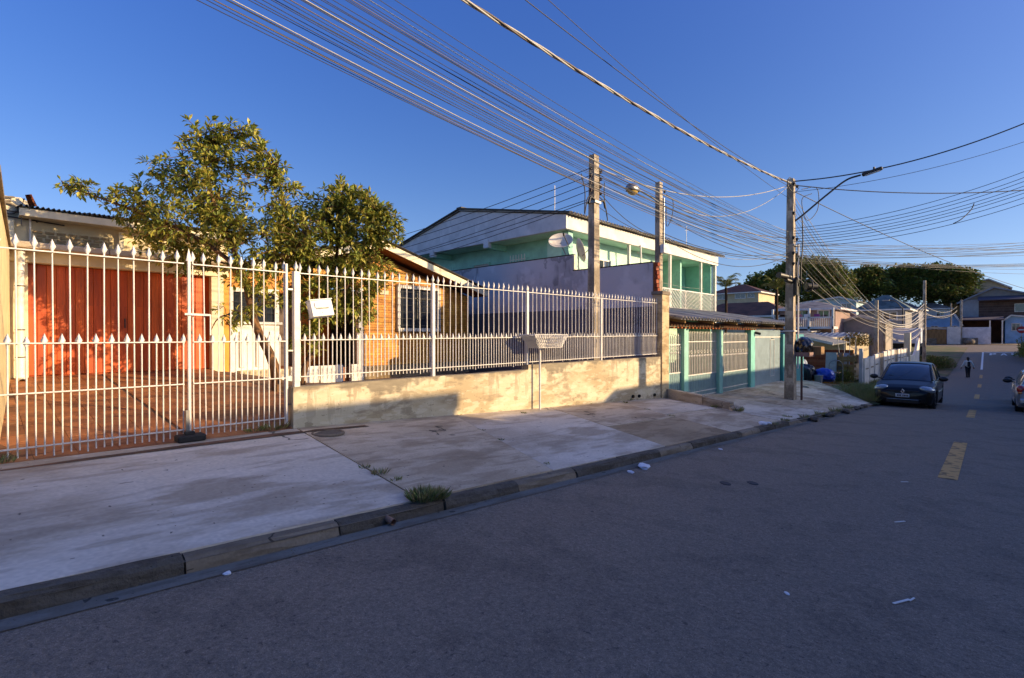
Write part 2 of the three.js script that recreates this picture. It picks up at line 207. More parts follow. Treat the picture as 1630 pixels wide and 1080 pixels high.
// painted markings, children of the road
const cl = s => .35 + .012 * s;
for (const [a, b] of [[-3.7, .5], [8.3, 12.7], [20.2, 24.2], [32.3, 36.3], [44.3, 48.3], [56.3, 60.3]]) M('lane_dash', ribbon(a, b, s => cl(s) - .095, s => cl(s) + .095, s => ry(s) + .005), mYellowLine, road);
M('lane_line', ribbon(66, 88, s => cl(s) - .07, s => cl(s) + .09, s => ry(s) + .005), mWhiteLine, road);
M('stop_line', ribbon(87.6, 88.2, s => -2.95, s => cl(s) - .1, s => ry(s) + .006), mWhiteLine, road);
const font = await new FontLoader().loadAsync('fonts/droid/droid_sans_bold.typeface.json');
'PARE'.split('').forEach((ch, i) => { // PARE painted on the lane, read by drivers coming up the street
  const g = new TextGeometry(ch, { font, size: 1, depth: .004, curveSegments: 4 }); g.computeBoundingBox(); const w = g.boundingBox.max.x - g.boundingBox.min.x;
  g.translate(-g.boundingBox.min.x, 0, 0); g.scale(.6 / w, 3.1, 1); g.rotateX(-Math.PI / 2); g.rotateY(-Math.PI / 2); // x -> +z (right), letter top -> +x
  const q = g.attributes.position; const s0 = 83.2, p0 = .78 - i * .95; for (let k = 0; k < q.count; k++) { const s = s0 + q.getX(k), z = -p0 + q.getZ(k); q.setXYZ(k, s, ry(s) + .005 + q.getY(k), z); }
  M('painted_letter', uvM(g), mWhiteLine, road, 'white painted letter ' + ch + ' on the asphalt');
});
for (const [s, p, w, l, a] of [[3.7, .4, .014, .15, .5], [3.78, .36, .01, .07, .7], [5.6, .62, .014, .12, .4], [7.6, .8, .014, .1, .3], [4.6, -.2, .012, .04, .1]]) M('paint_fleck', bx(-l / 2, l / 2, 0, .004, -w / 2, w / 2).rotateZ(-.05).rotateY(a - .9).translate(s, ry(s) + .004, -p), mWhiteLine, road);
for (const [s, p] of [[5.75, 2.2], [6.02, 2.0]]) M('tar_patch', uvM(new THREE.CylinderGeometry(.085, .095, .006, 18).scale(1, 1, .55).rotateZ(-.05).rotateY(.8).translate(s, ry(s) + .004, -p)), S({ color: hx(0x25242a), roughness: .7 }), road);

// pavement: a base and the slabs cast on it
const pave = struct('pavement', ribbon(-14, 31, s => s < 22 ? kp(s) + .02 : lerp(kp(22), 7.9, (s - 22) / 9), s => s < 13.1 ? 6.62 : 8.2, (s, p) => yp(s, p) - .03, 4), mConcDark);
function slab(a0, b0, a1, b1, mat, dy = 0, pin0 = 0, pin1 = 1) { // joints run from (a, at the plots) to (b, at the kerb)
  const g = .008; return M('slab', slabGeo(10, 8, (u, v) => { const t = lerp(pin0, pin1, v), s0 = lerp(b0, a0, t) + g, s1 = lerp(b1, a1, t) - g, s = lerp(s0, s1, u), p = lerp(kp(s) + .118, s < 13.0 ? 6.6 : 6.95, t); return V(s, yp(s, p) + dy, p); }, .06), mat, pave);
}
slab(-9, -9.2, -4.2, -4.4, mConcrete2); slab(-4.2, -4.4, 2.84, 2.58, mConcrete, .002); slab(2.84, 2.58, 5.5, 4.35, mConcrete2, .006); slab(5.5, 4.35, 8.0, 6.9, mConcrete, 0);
slab(8.0, 6.9, 10.5, 9.35, mConcrete2, .003, .42, 1); slab(8.0, 6.9, 10.5, 9.35, S({ color: hx(0xcfc0a8), map: rep(concreteT, 4.1), bumpMap: rep(bumpT, .9), bumpScale: .004, roughness: .9 }), -.004, 0, .415);
slab(10.5, 9.35, 12.8, 12.2, mConcrete, .004, .5, 1); slab(10.5, 9.35, 12.8, 12.2, mConcrete2, -.003, 0, .495);
slab(12.98, 12.25, 16.4, 16.2, mConcrete, -.004); slab(16.4, 16.2, 20.3, 19.9, mConcrete2, 0); slab(20.3, 19.9, 24.6, 22.0, mConcrete, .003);
M('slab', slabGeo(8, 6, (u, v) => { const p = lerp(3.45, 6.95, v), s0 = lerp(22.02, 24.6, v) + .01, s1 = lerp(22.3, 29.5, v), s = lerp(s0, s1, u); return V(s, yp(s, p), p); }, .06), mConcrete2, pave);
M('slab', slabGeo(12, 2, (u, v) => { const s = lerp(13.2, 29.8, u), p = lerp(6.97, 8.1, v); return V(s, yw(s), p); }, .06), mConcrete, pave);
// kerb stones
const kerb = struct('kerb', bx(-14, -13.9, ry(-14) - .1, ry(-14) + .05, 3.6, 3.7), mKerb);
{
  const pr = [[0, -.12], [.12, -.12], [.12, .096], [.075, .097], [.042, .09], [.02, .07], [.006, .035], [0, 0]], rr = rng(33);
  const low = [[0, -.12], [.13, -.12], [.13, .092], [.10, .085], [.06, .065], [.03, .04], [.01, .02], [0, 0]];
  for (let s = -13.9, i = 0; s < 21.6; i++) { const L = .92 + .12 * rr(), e = Math.min(21.8, s + L), f = s > 12 ? low : pr; if (s > 14.2 && rr() < .3) { s = e; continue; }
    const dp = (rr() - .5) * .02, dy = (rr() - .5) * .014, g = uvM(slabGeo(1, 1, (u, v) => V(0, 0, 0), .1)); const P0 = [];
    const n = f.length, pos = [], idx = []; const NS = 4; for (let k = 0; k <= NS; k++) { const ss = lerp(s + .006, e - .006, k / NS); f.forEach(([q, y], m) => pos.push(ss, ry(ss) + y * (1 + (m > 1 ? .06 * (rr() - .5) : 0)) + dy, -(kp(ss) + q + dp + (m > 3 ? .015 * (rr() - .5) : 0)))); }
    for (let k = 0; k < NS; k++) for (let m = 0; m < n; m++) { const a = k * n + m, b = k * n + (m + 1) % n; idx.push(a, b, b + n, a, b + n, a + n); }
    for (let m = 1; m < n - 1; m++) { idx.push(0, m + 1, m); idx.push(NS * n, NS * n + m, NS * n + m + 1); }
    let q = new THREE.BufferGeometry(); q.setAttribute('position', new THREE.Float32BufferAttribute(pos, 3)); q.setIndex(idx); q = q.toNonIndexed(); q.computeVertexNormals(); M('kerb_stone', uvM(q), i % 3 ? mKerb : mConcDark, kerb); s = e; }
  for (const [s, p, a] of [[13.9, 3.2, .3], [15.6, 3.22, -.2], [17.4, 3.2, .5], [19.2, 3.25, .1], [20.6, 3.3, -.4]]) M('kerb_rubble', uvM(new THREE.DodecahedronGeometry(.14, 0).scale(1.6, .5, .7).rotateY(a).translate(s, ry(s) + .06, -p)), mKerb, kerb);
}
struct('right_kerb', ribbon(-40, 95, s => rightEdge(s) - .18, s => rightEdge(s), s => ry(s) + .13, 1, 1), mKerb);
struct('right_pavement', ribbon(-40, 95, s => -6.4, s => rightEdge(s) - .19, s => ry(s) + .135, 2, 1), mConcDark);
{ const k = M('cover_rim', uvM(new THREE.TorusGeometry(.185, .022, 6, 32).rotateX(Math.PI / 2).translate(3.04, yp(3.04, 6.14) + .006, -6.14)), mConcDark, pave); M('cover_plate', uvM(new THREE.CylinderGeometry(.17, .17, .03, 32).translate(3.04, yp(3.04, 6.14) + .002, -6.14)), S({ color: hx(0x5b5854), map: rep(grimeT, .3), bumpMap: rep(bumpT, .15), bumpScale: .006, roughness: .8 }), k); }
M('drain_grate', bx(-.3, .3, 0, .012, -.12, .12).rotateY(.4).translate(23.6, yp(23.6, 5.8) + .004, -5.8), mDarkMetal, pave);

// front yard of the brick house: soil, then the tiled drive
const yardY = (s, p) => lerp(lerp(.2, .62, clamp((p - 6.7) / 6.6, 0, 1)), lerp(yw(s) + .2, .13, clamp((p - 6.8) / 5, 0, 1)), sst(3.4, 6.5, s));
struct('yard', ribbon(.0, 12.9, () => 6.76, () => 30, (s, p) => yardY(s, Math.min(p, 14)) - .015, 24), mSoil);
const drive = struct('driveway', ribbon(-2.2, 3.72, () => 6.3, () => 13.26, (s, p) => (p < 6.75 ? yp(s, 6.6) + .001 : lerp(yp(s, 6.6), .61, (p - 6.75) / 6.5)) - .012 + (p < 6.75 ? .006 : 0), 20), mSoil);
{
  const rr = rng(51), n = 10, tl = .325; for (let i = 0; i < 11; i++) for (let j = 0; j < 21; j++) { const s0 = .02 + i * (tl + .006) + (i > 4 ? .05 : 0), p0 = 6.62 + j * (tl - .008); const f = p => p < 6.75 ? yp(s0, 6.6) : lerp(yp(1.5, 6.6), .612, (p - 6.75) / 6.5); const dy = .004 * rr(), w = tl, h = tl - .014;
    M('tile', slabGeo(1, 1, (u, v) => V(s0 + u * w, f(p0 + v * h) + dy, p0 + v * h), .02), mTerracotta[Math.floor(rr() * 3)], drive); }
}
// ------------------------------------------------------------------ boundary wall
{
  const w = thing('boundary_wall', 'low cream rendered wall with stained top under the white spear fence', 'wall', V(7.8, yw(7.8), 6.69));
  const sec = (a, b, top, p0, p1) => { const g = slabGeo(Math.round((b - a) * 6), 1, (u, v) => V(lerp(a, b, u) + 0 * v, top + .012 * (vn(lerp(a, b, u) * 3, 7, 256) - .5), lerp(p0, p1, v)), 1.75); const q = g.attributes.position, uv = g.attributes.uv; for (let i = 0; i < q.count; i++) { const s = q.getX(i), y = q.getY(i), z = q.getZ(i); const b0 = yw(s); uv.setXY(i, s / 4 + (Math.abs(z + p0) > .02 ? .37 - z * .2 : 0), clamp((y - b0) / (top - b0), -.4, 1) * .94); } return g; };
  M('wall_section', sec(2.8, 7.36, .728, 6.6, 6.78), mPlaster, w); M('wall_section', sec(7.36, 12.72, .822, 6.6, 6.78), mPlaster, w);
  for (const s of [11.25, 11.55, 12.35]) { const y = yw(s) + .1; M('drain_pipe', tube([V(s, y, 6.75), V(s, y - .005, 6.56)], .04, 4, 14), S({ color: hx(0x171513), roughness: .8 }), w); }
  const pl = thing('gate_pillar', 'square cream concrete pillar closing the right end of the spear fence', 'pillar', V(12.95, yw(12.95), 6.7));
  M('shaft', rbx(12.72, 13.13, -.9, 2.5, 6.56, 6.86, .02), S({ color: hx(0xefe3c4), map: rep(concreteT, 1.7), bumpMap: rep(bumpT, .5), bumpScale: .006, roughness: .92 }), pl); M('cap', rbx(12.7, 13.15, 2.5, 2.6, 6.54, 6.88, .015), mConcDark, pl);
}
// ------------------------------------------------------------------ white spear fence and gate
const spear = (h) => { const g = [new THREE.CylinderGeometry(.0075, .0075, h - .13, 6).translate(0, (h - .13) / 2, 0).toNonIndexed()]; const pr = [[.0085, h - .15], [.011, h - .115], [.030, h - .075], [.012, h - .03], [.0005, h]].map(q => new THREE.Vector2(...q)); g.push(new THREE.LatheGeometry(pr, 4).scale(1, 1, .55).toNonIndexed()); return uvM(mergeGeometries(g)); };
const PFn = 6.69;
function spearPanel(name, label, cat, s0, s1, rails, tallY0, tallTop, shortTop, opts = {}) {
  const o = thing(name, label, cat, V((s0 + s1) / 2, tallY0, PFn), opts.group); const rise = opts.rise || (() => 0);
  for (const y of rails) M('rail', bar(V(s0, y + rise(s0), PFn), V(s1, y + rise(s1), PFn), .012, .026), mWhiteMetal, o);
  const gt = spear(tallTop - tallY0), gs = spear(shortTop - tallY0); const n = Math.floor((s1 - s0) / .0648), off = (s1 - s0 - n * .0648) / 2; const rr = rng(Math.round(s0 * 100) + 9);
  for (let i = 0; i <= n; i++) { const s = s0 + off + i * .0648, t = (i + (opts.odd || 0)) % 2 === 0; const m = piece('spear_bar', t ? gt : gs, mWhiteMetal, o, V(s + (rr() - .5) * .004, tallY0 + rise(s) - (rr() < .12 ? .02 : 0), PFn + .02), 0); m.rotation.z = (rr() - .5) * (rr() < .08 ? .022 : .007); m.rotation.x = (rr() - .5) * .006; m.rotation.y = (rr() - .5) * .5; }
  return o;
}
const leaf1 = spearPanel('spear_gate', 'left leaf of the white spear gate before the red garage door', 'gate', -1.0, 1.6, [2.215, 1.323, .845, .327], .235, 2.365, 1.42, { odd: 1 });
const leaf2 = spearPanel('spear_gate', 'narrow white spear gate leaf between latch bar and thick white post', 'gate', 1.69, 2.74, [2.215, 1.323, .845, .327], .235, 2.365, 1.42);
{ // latch bar, drop bolt and its ground socket
  M('latch_post', [rbx(1.635, 1.665, .24, 2.26, PFn - .018, PFn + .018, .005), uvM(new THREE.ConeGeometry(.04, .15, 4).rotateY(.78).scale(1, 1, .6).translate(1.65, 2.32, -PFn))], mWhiteMetal, leaf1);
  M('latch_arm', [bar(V(1.6, 1.64, PFn - .03), V(1.86, 1.635, PFn - .03), .022), bar(V(1.86, 1.64, PFn - .03), V(1.86, 1.4, PFn - .03), .012)], mWhiteMetal, leaf1);
  M('drop_bolt', bar(V(1.62, .24, PFn - .04), V(1.62, .55, PFn - .04), .035), mSteel, leaf1);
  M('stile', rbx(2.735, 2.765, .24, 2.33, PFn - .015, PFn + .015, .004), mWhiteMetal, leaf2);
  for (const y of [.5, 1.2, 2.0]) M('hinge', bar(V(2.76, y, PFn), V(2.83, y, PFn), .02, .04), mSteel, leaf2);
  T('gate_stop', [rbx(1.5, 1.78, yp(1.6, 6.6), yp(1.6, 6.6) + .075, 6.53, 6.72, .02), rbx(1.58, 1.68, yp(1.6, 6.6) + .07, yp(1.6, 6.6) + .11, 6.58, 6.66, .01)], S({ color: hx(0x2e2b29), roughness: .8, map: rep(grimeT, .4) }), V(1.64, yp(1.6, 6.6), 6.62), 'dark cast block under the latch bar of the gate', 'gate stop');
}
function fencePost(s, w, y0, top, label) { const o = thing('fence_post', label, 'post', V(s, y0, PFn)); M('shaft', rbx(s - w / 2, s + w / 2, y0, top - .12, PFn - w / 2, PFn + w / 2, .006), mWhiteMetal, o); M('spear_head', uvM(new THREE.LatheGeometry([[.012, top - .13], [.012, top - .1], [.034, top - .06], [.014, top - .02], [.0005, top + .02]].map(q => new THREE.Vector2(...q)), 4).scale(1, 1, .6).translate(s, 0, -PFn)), mWhiteMetal, o); return o; }
fencePost(2.875, .076, .72, 2.36, 'thick white square post where gate and fence meet'); fencePost(5.12, .055, .72, 2.37, 'white fence post in front of the brick house window'); fencePost(7.42, .055, .72, 2.38, 'white fence post beside the wire litter basket'); fencePost(9.99, .05, .81, 2.39, 'white fence post right of the tall concrete pole');
const rise = s => .0052 * (s - 2.9);
const fg = null;
spearPanel('spear_fence', 'white spear fence panel with the slanted letter box', 'fence', 2.93, 5.08, [2.22, 1.335, .85], .79, 2.365, 1.43, { rise });
spearPanel('spear_fence', 'white spear fence panel right of the brick house window', 'fence', 5.16, 7.38, [2.22, 1.335, .85], .79, 2.365, 1.43, { rise, odd: 1 });
spearPanel('spear_fence', 'white spear fence panel behind the wire litter basket, before the concrete pole', 'fence', 7.46, 9.95, [2.22, 1.335, .85], .83, 2.365, 1.43, { rise });
spearPanel('spear_fence', 'last white spear fence panel before the cream pillar', 'fence', 10.03, 12.7, [2.22, 1.335, .85], .83, 2.365, 1.43, { rise, odd: 1 });
{ // letter box hung askew on the fence
  const o = thing('letter_box', 'slanted white metal letter box hanging on the fence bars', 'letter box', V(3.16, 1.62, 6.55));
  const rot = new THREE.Matrix4().makeTranslation(3.16, 1.755, -6.575).multiply(new THREE.Matrix4().makeRotationZ(.12)).multiply(new THREE.Matrix4().makeRotationX(-.22));
  const tr = g => g.applyMatrix4(rot);
  M('body', tr(rbx(-.15, .15, -.11, .11, -.05, .07, .008)), mWhitePaint, o); M('flap', tr(rbx(-.1, .1, .005, .075, -.062, -.05, .004)), mWhitePaint, o); M('slot', tr(bx(-.09, .09, -.012, 0, -.054, -.049)), mBlackMetal, o); M('lid', tr(rbx(-.16, .16, .11, .125, -.06, .08, .004)), mWhitePaint, o); M('lock', tr(bx(-.012, .012, -.075, -.05, -.056, -.05)), mSteel, o);
}
{ // wire litter basket on a post
  const s = 7.55, p = 6.47, y0 = yp(s, p), o = thing('litter_basket', 'white wire mesh litter basket on a thin post before the low wall', 'litter basket', V(s, y0, p));
  M('post', cyl(V(s, y0 - .1, p), V(s, 1.14, p), .02, .02, 10), mWhiteMetal, o);
  const a0 = 7.12, a1 = 8.14, yt = 1.41, yb = 1.16, pa = 6.22, pb = 6.6; const rim = [V(a0, yt, pa), V(a1, yt, pa), V(a1, yt, pb), V(a0, yt, pb), V(a0, yt, pa)], base = [V(a0 + .2, yb, pa + .08), V(a1 - .12, yb, pa + .08), V(a1 - .12, yb, pb - .04), V(a0 + .2, yb, pb - .04), V(a0 + .2, yb, pa + .08)];
  M('rim', tube(rim, .008, 60, 6, false), mWhiteMetal, o); M('base_ring', tube(base, .008, 60, 6, false), mWhiteMetal, o);
  const lp = (L, t) => { const u = t * 4, k = Math.min(3, Math.floor(u)); return L[k].clone().lerp(L[k + 1], u - k); };
  const strips = []; for (let i = 0; i < 64; i++) { strips.push(bar(lp(rim, i / 64), lp(base, ((i + 2.2) % 64) / 64), .024, .005)); strips.push(bar(lp(rim, i / 64), lp(base, ((i + 61.8) % 64) / 64), .024, .005)); }
  for (let k = 1; k < 4; k++) strips.push(tube(rim.map((q, i) => q.clone().lerp(base[i], k / 4)), .006, 60, 4, false));
  M('mesh_sides', strips, mWhiteMetal, o).userData.kind = 'stuff'; const fl = []; for (let i = 1; i < 9; i++) fl.push(bar(V(lerp(a0 + .2, a1 - .12, i / 9), yb, pa + .08), V(lerp(a0 + .2, a1 - .12, i / 9), yb, pb - .04), .008)); M('floor_wires', fl, mWhiteMetal, o);
}
// ------------------------------------------------------------------ brick house with garage
{
  const o = thing('brick_house', 'orange brick bungalow with red garage door behind the white fence', 'house', V(6, .2, 13.4)); const F = 13.3;
  // garage block
  M('pilaster', rbx(.33, .62, .4, 2.76, 13.14, 13.5, .01), mCreamTrim, o); M('pilaster', rbx(3.69, 3.95, .35, 2.76, 13.14, 13.5, .01), mCreamTrim, o);
  M('lintel', rbx(.3, 4.05, 2.763, 2.98, 13.1, 13.5, .01), mCreamTrim, o); M('canopy', rbx(.1, 4.2, 2.985, 3.1, 12.7, 13.5, .015), mConcrete2, o);
  M('upper_wall', bx(.35, 4.1, 3.1, 3.6, 13.32, 13.5), mCream, o); for (const s of [.36, 2.0, 3.1, 3.9]) M('strut', rbx(s, s + .08, 3.105, 3.55, 13.2, 13.31, .006), mCreamTrim, o);
  const mVentBrick = S({ color: hx(0xa08a66), map: rep(grimeT, .5), roughness: .9 }); const vent = M('vent_panel', bx(.68, 1.9, 3.2, 3.42, 13.28, 13.315), mCream, o); for (let r = 0; r < 3; r++) for (let i = 0; i < 7; i++) M('brick', bx(.7 + i * .17 + (r % 2) * .05, .83 + i * .17 + (r % 2) * .05, 3.215 + r * .066, 3.26 + r * .066, 13.255, 13.283), mVentBrick, vent);
  M('eave_board', rbx(.5, 4.4, 3.6, 3.74, 12.95, 12.99, .006), mCreamTrim, o); M('eave_soffit', bx(.5, 4.4, 3.6, 3.625, 12.99, 13.5), mCream, o);
  corrRoof('roof_sheet', o, .48, 4.5, 12.9, 18.4, 3.78, 4.5, .075, .022, mFibreDark, 1.1);
  const gd = M('garage_door', bx(.6, 3.7, .6, 2.763, 13.34, 13.37), mRedPlank[1], o, 'red door of vertical planks'); { const n = 22, w = 3.08 / n; for (let i = 0; i < n; i++) M('plank', rbx(.61 + i * w + .0025, .61 + (i + 1) * w - .0025, .63, 2.75, 13.3 + .0015 * (i % 3), 13.338, .006), mRedPlank[(i * 7) % 3], gd); M('handle', bar(V(2.1, 1.55, 13.27), V(2.1, 1.75, 13.27), .02), mBlackMetal, gd); }
  M('garage_side', bx(.35, .5, .2, 3.6, 13.5, 19), mCream, o); M('garage_back', bx(.35, 4.1, .2, 4.3, 19, 19.15), mCream, o);
  // house block
  M('brick_pier', bx(3.955, 4.09, .2, 2.76, 13.22, 13.5), mOrangeBrick[0], o); M('pier_base', rbx(3.7, 4.12, .2, .52, 13.05, 13.21, .01), mTerracotta[1], o);
  M('side_wall', bx(4.02, 4.17, .1, 2.95, 13.51, 19), mCream, o); M('back_wall', bx(4.1, 11.6, .1, 3.2, 18.9, 19.1), mCream, o);
  // white panel under the small window, with the steps before it
  M('parapet', rbx(4.1, 5.25, .1, 1.66, 13.2, 13.38, .012), mWhitePaint, o); for (const s of [4.3, 4.68, 5.0]) M('fluting', rbx(s, s + .12, .62, 1.5, 13.165, 13.2, .015), mWhitePaint, o); M('parapet_cap', rbx(4.06, 5.3, 1.663, 1.73, 13.12, 13.42, .015), mWhitePaint, o);
  M('step', rbx(4.2, 5.5, .1, .38, 12.75, 13.19, .015), mWhitePaint, o); M('step', rbx(4.25, 5.4, .1, .55, 12.98, 13.19, .015), mCream, o);
  const w1 = M('window', [bx(4.1, 5.25, 2.45, 2.55, 13.22, 13.34), bx(4.1, 4.18, 1.735, 2.45, 13.22, 13.34), bx(5.17, 5.25, 1.735, 2.45, 13.22, 13.34)], mWhitePaint, o); M('pane', bx(4.18, 5.17, 1.735, 2.45, 13.3, 13.32), mGlass, w1); for (let i = 1; i < 8; i++) M('grille_bar', cyl(V(4.18 + i * .124, 1.735, 13.18), V(4.18 + i * .124, 2.46, 13.18), .006), mBlackMetal, w1); for (const y of [1.95, 2.2]) M('grille_bar', cyl(V(4.14, y, 13.18), V(5.2, y, 13.18), .006), mBlackMetal, w1);
  M('upper_brick', bx(4.1, 5.25, 2.55, 2.97, 13.24, 13.4), mOrangeBrick[1], o);
  // veranda
  M('veranda_wall', bx(5.1, 7.6, .2, 3.15, 15.2, 15.35), mOrangeBrick[3], o); M('veranda_floor', bx(5.25, 7.5, .1, .5, 13.3, 15.2), mTerracotta[2], o); M('veranda_side', bx(5.1, 5.25, .2, 3.0, 13.42, 15.19), mOrangeBrick[2], o);
  for (const [a, b] of [[5.5, 6.25], [6.3, 6.95], [7.2, 7.42]]) M('planter_block', rbx(a, b, .1, .58, 13.12, 13.28, .015), mWhitePaint, o); M('column', rbx(7.42, 7.58, .1, 2.75, 13.12, 13.3, .012), mWhitePaint, o);
  const dr = M('front_door', rbx(5.6, 6.45, .5, 2.6, 15.14, 15.19, .01), S({ color: hx(0x5b3a22), map: rep(woodT, .5, 1.5), roughness: .5 }), o); M('handle', sph(V(6.36, 1.5, 15.1), .03), mSteel, dr); M('veranda_beam', bx(5.25, 7.6, 2.75, 3.18, 13.2, 13.34), mOrangeBrick[0], o);
  // brick front wall with a window opening, built brick by brick
  const W = { a: 8.86, b: 10.36, y0: 1.62, y1: 2.84 }; const rake = s => 3.98 - .285 * Math.abs(s - 7.95);
  const core = M('wall', [polyP([[7.6, .1], [W.a, .1], [W.a, rake(W.a) - .15], [7.95, rake(7.95) - .15], [7.6, rake(7.6) - .15]], 13.345, 13.5), polyP([[W.b, .1], [11.69, .1], [11.69, rake(11.69) - .15], [W.b, rake(W.b) - .15]], 13.345, 13.5), bx(W.a, W.b, .1, W.y0, 13.345, 13.5), polyP([[W.a, W.y1], [W.b, W.y1], [W.b, rake(W.b) - .15], [W.a, rake(W.a) - .15]], 13.345, 13.5)], mMortar, o);
  M('plinth', rbx(7.6, 11.72, -.1, .5, 13.27, 13.345, .008), S({ color: hx(0xb9ab92), map: rep(concreteT, 2.1), bumpMap: rep(bumpT, .5), bumpScale: .005, roughness: .95 }), o); M('side_wall', bx(11.54, 11.69, -.1, rake(11.69) - .16, 13.501, 18.9), mOrangeBrick[3], o);
  { const rr = rng(77), bl = .222, bh = .066; let n = 0; const rest = [[], [], [], []]; for (let r = 0; ; r++) { const y = .51 + r * .075; if (y > 4.1) break; for (let s = 7.605 - (r % 2) * .115; s < 11.69; s += .232) { let a = Math.max(s, 7.605), b = Math.min(s + bl, 11.688); if (b - a < .03) continue; if (y + bh > Math.min(rake(a), rake(b)) - .17) continue; if (y + bh > W.y0 && y < W.y1) { if (a >= W.a && b <= W.b) continue; if (a < W.a && b > W.a) b = W.a; if (a < W.b && b > W.b && b - W.b > .02 && a >= W.a) a = W.b; else if (a >= W.a && a < W.b) continue; if (b - a < .03) continue; }
      const g = bx(a, b, y, y + bh, 13.3 + .006 * rr(), 13.35), k = Math.floor(rr() * 4); if (n++ < 300) M('brick', g, mOrangeBrick[k], core); else rest[k].push(g); } } rest.forEach((q, k) => { if (q.length) M('bricks', q, mOrangeBrick[k], core).userData.kind = 'stuff'; }); }
  const w2 = M('window', [rbx(W.a - .07, W.b + .07, W.y1, W.y1 + .1, 13.22, 13.4, .008), rbx(W.a - .07, W.b + .07, W.y0 - .1, W.y0, 13.2, 13.4, .008), rbx(W.a - .07, W.a + .03, W.y0, W.y1, 13.22, 13.4, .006), rbx(W.b - .03, W.b + .07, W.y0, W.y1, 13.22, 13.4, .006)], mWhitePaint, o, 'white framed window behind a black grille');
  M('pane', bx(W.a + .04, 9.6, W.y0 + .01, W.y1 - .01, 13.36, 13.366), mGlass, w2); M('pane', bx(9.6, W.b - .04, W.y0 + .01, W.y1 - .01, 13.375, 13.381), mGlass, w2); M('sash', [bx(9.58, 9.62, W.y0, W.y1, 13.34, 13.39), bx(W.a + .03, W.b - .03, 2.55, 2.58, 13.34, 13.358)], mDarkMetal, w2); M('room', bx(W.a - .2, W.b + .2, W.y0 - .3, W.y1 + .2, 14.2, 14.25), mDarkInside, w2);
  for (let i = 0; i <= 10; i++) M('grille_bar', cyl(V(lerp(W.a - .13, W.b + .13, i / 10), W.y0 - .12, 13.14), V(lerp(W.a - .13, W.b + .13, i / 10), W.y1 + .1, 13.14), .009, .009, 6), mBlackMetal, w2); for (let i = 0; i <= 7; i++) M('grille_bar', cyl(V(W.a - .13, lerp(W.y0 - .12, W.y1 + .1, i / 7), 13.135), V(W.b + .13, lerp(W.y0 - .12, W.y1 + .1, i / 7), 13.135), .009, .009, 6), mBlackMetal, w2);
  M('number_plate', bx(8.2, 8.5, 2.62, 2.74, 13.27, 13.3), mCream, o);
  // gable roof, ridge running back
  const rs = 7.95, yr = 4.12; M('fascia', polyP([[rs, yr - .19], [12.15, 2.73], [12.15, 2.93], [rs, yr]], 12.78, 12.83), mCreamTrim, o); M('fascia', polyP([[rs, yr - .19], [rs, yr], [4.45, yr - .998], [4.45, yr - 1.19]], 12.78, 12.83), mCreamTrim, o);
  M('soffit', polyP([[rs, yr - .2], [12.12, 2.74], [12.12, 2.765], [rs, yr - .175], [4.47, yr - 1.165], [4.47, yr - 1.19]], 12.83, 13.5), S({ color: hx(0x8a5a34), map: rep(woodT, .6), roughness: .8 }), o);
  for (let j = 0; j < 6; j++) { const p0 = 12.72 + j * 1.06, p1 = p0 + 1.09; M('roof_sheet', slabGeo(1, 26, (u, v) => { const p = lerp(p0, p1, v), s = lerp(rs, 12.2, u); return V(s, yr + .045 - (s - rs) * .285 + .02 * Math.cos(p * 84 / 2), p); }, .01), mFibreDark, o); M('roof_sheet', slabGeo(1, 26, (u, v) => { const p = lerp(p0, p1, v), s = lerp(4.4, rs, u); return V(s, yr + .045 - (rs - s) * .285 + .02 * Math.cos(p * 42), p); }, .01), mFibreDark, o); }
}
function corrRoof(name, parent, s0, s1, p0, p1, y0, y1, wave, amp, mat, sheetW = 1.1, th = .012) { // corrugations run from (p0, y0) up to (p1, y1)
  const n = Math.max(1, Math.round((s1 - s0) / sheetW)), w = (s1 - s0) / n; const rr = rng(Math.round(s0 * 31 + p0 * 7) + 5);
  for (let i = 0; i < n; i++) { const a = s0 + i * w, b = a + w + (i < n - 1 ? .05 : 0), dy = i * .0006 + .008 * rr(), dp = .05 * (rr() - .5); M(name, slabGeo(Math.round((b - a) / wave * 8), 2, (u, v) => { const s = lerp(a, b, u); return V(s, lerp(y0, y1, v) + amp * Math.cos(s / wave * 2 * Math.PI) + dy + (i % 2) * .006, lerp(p0 + dp, p1, v)); }, th), mat, parent); }
}

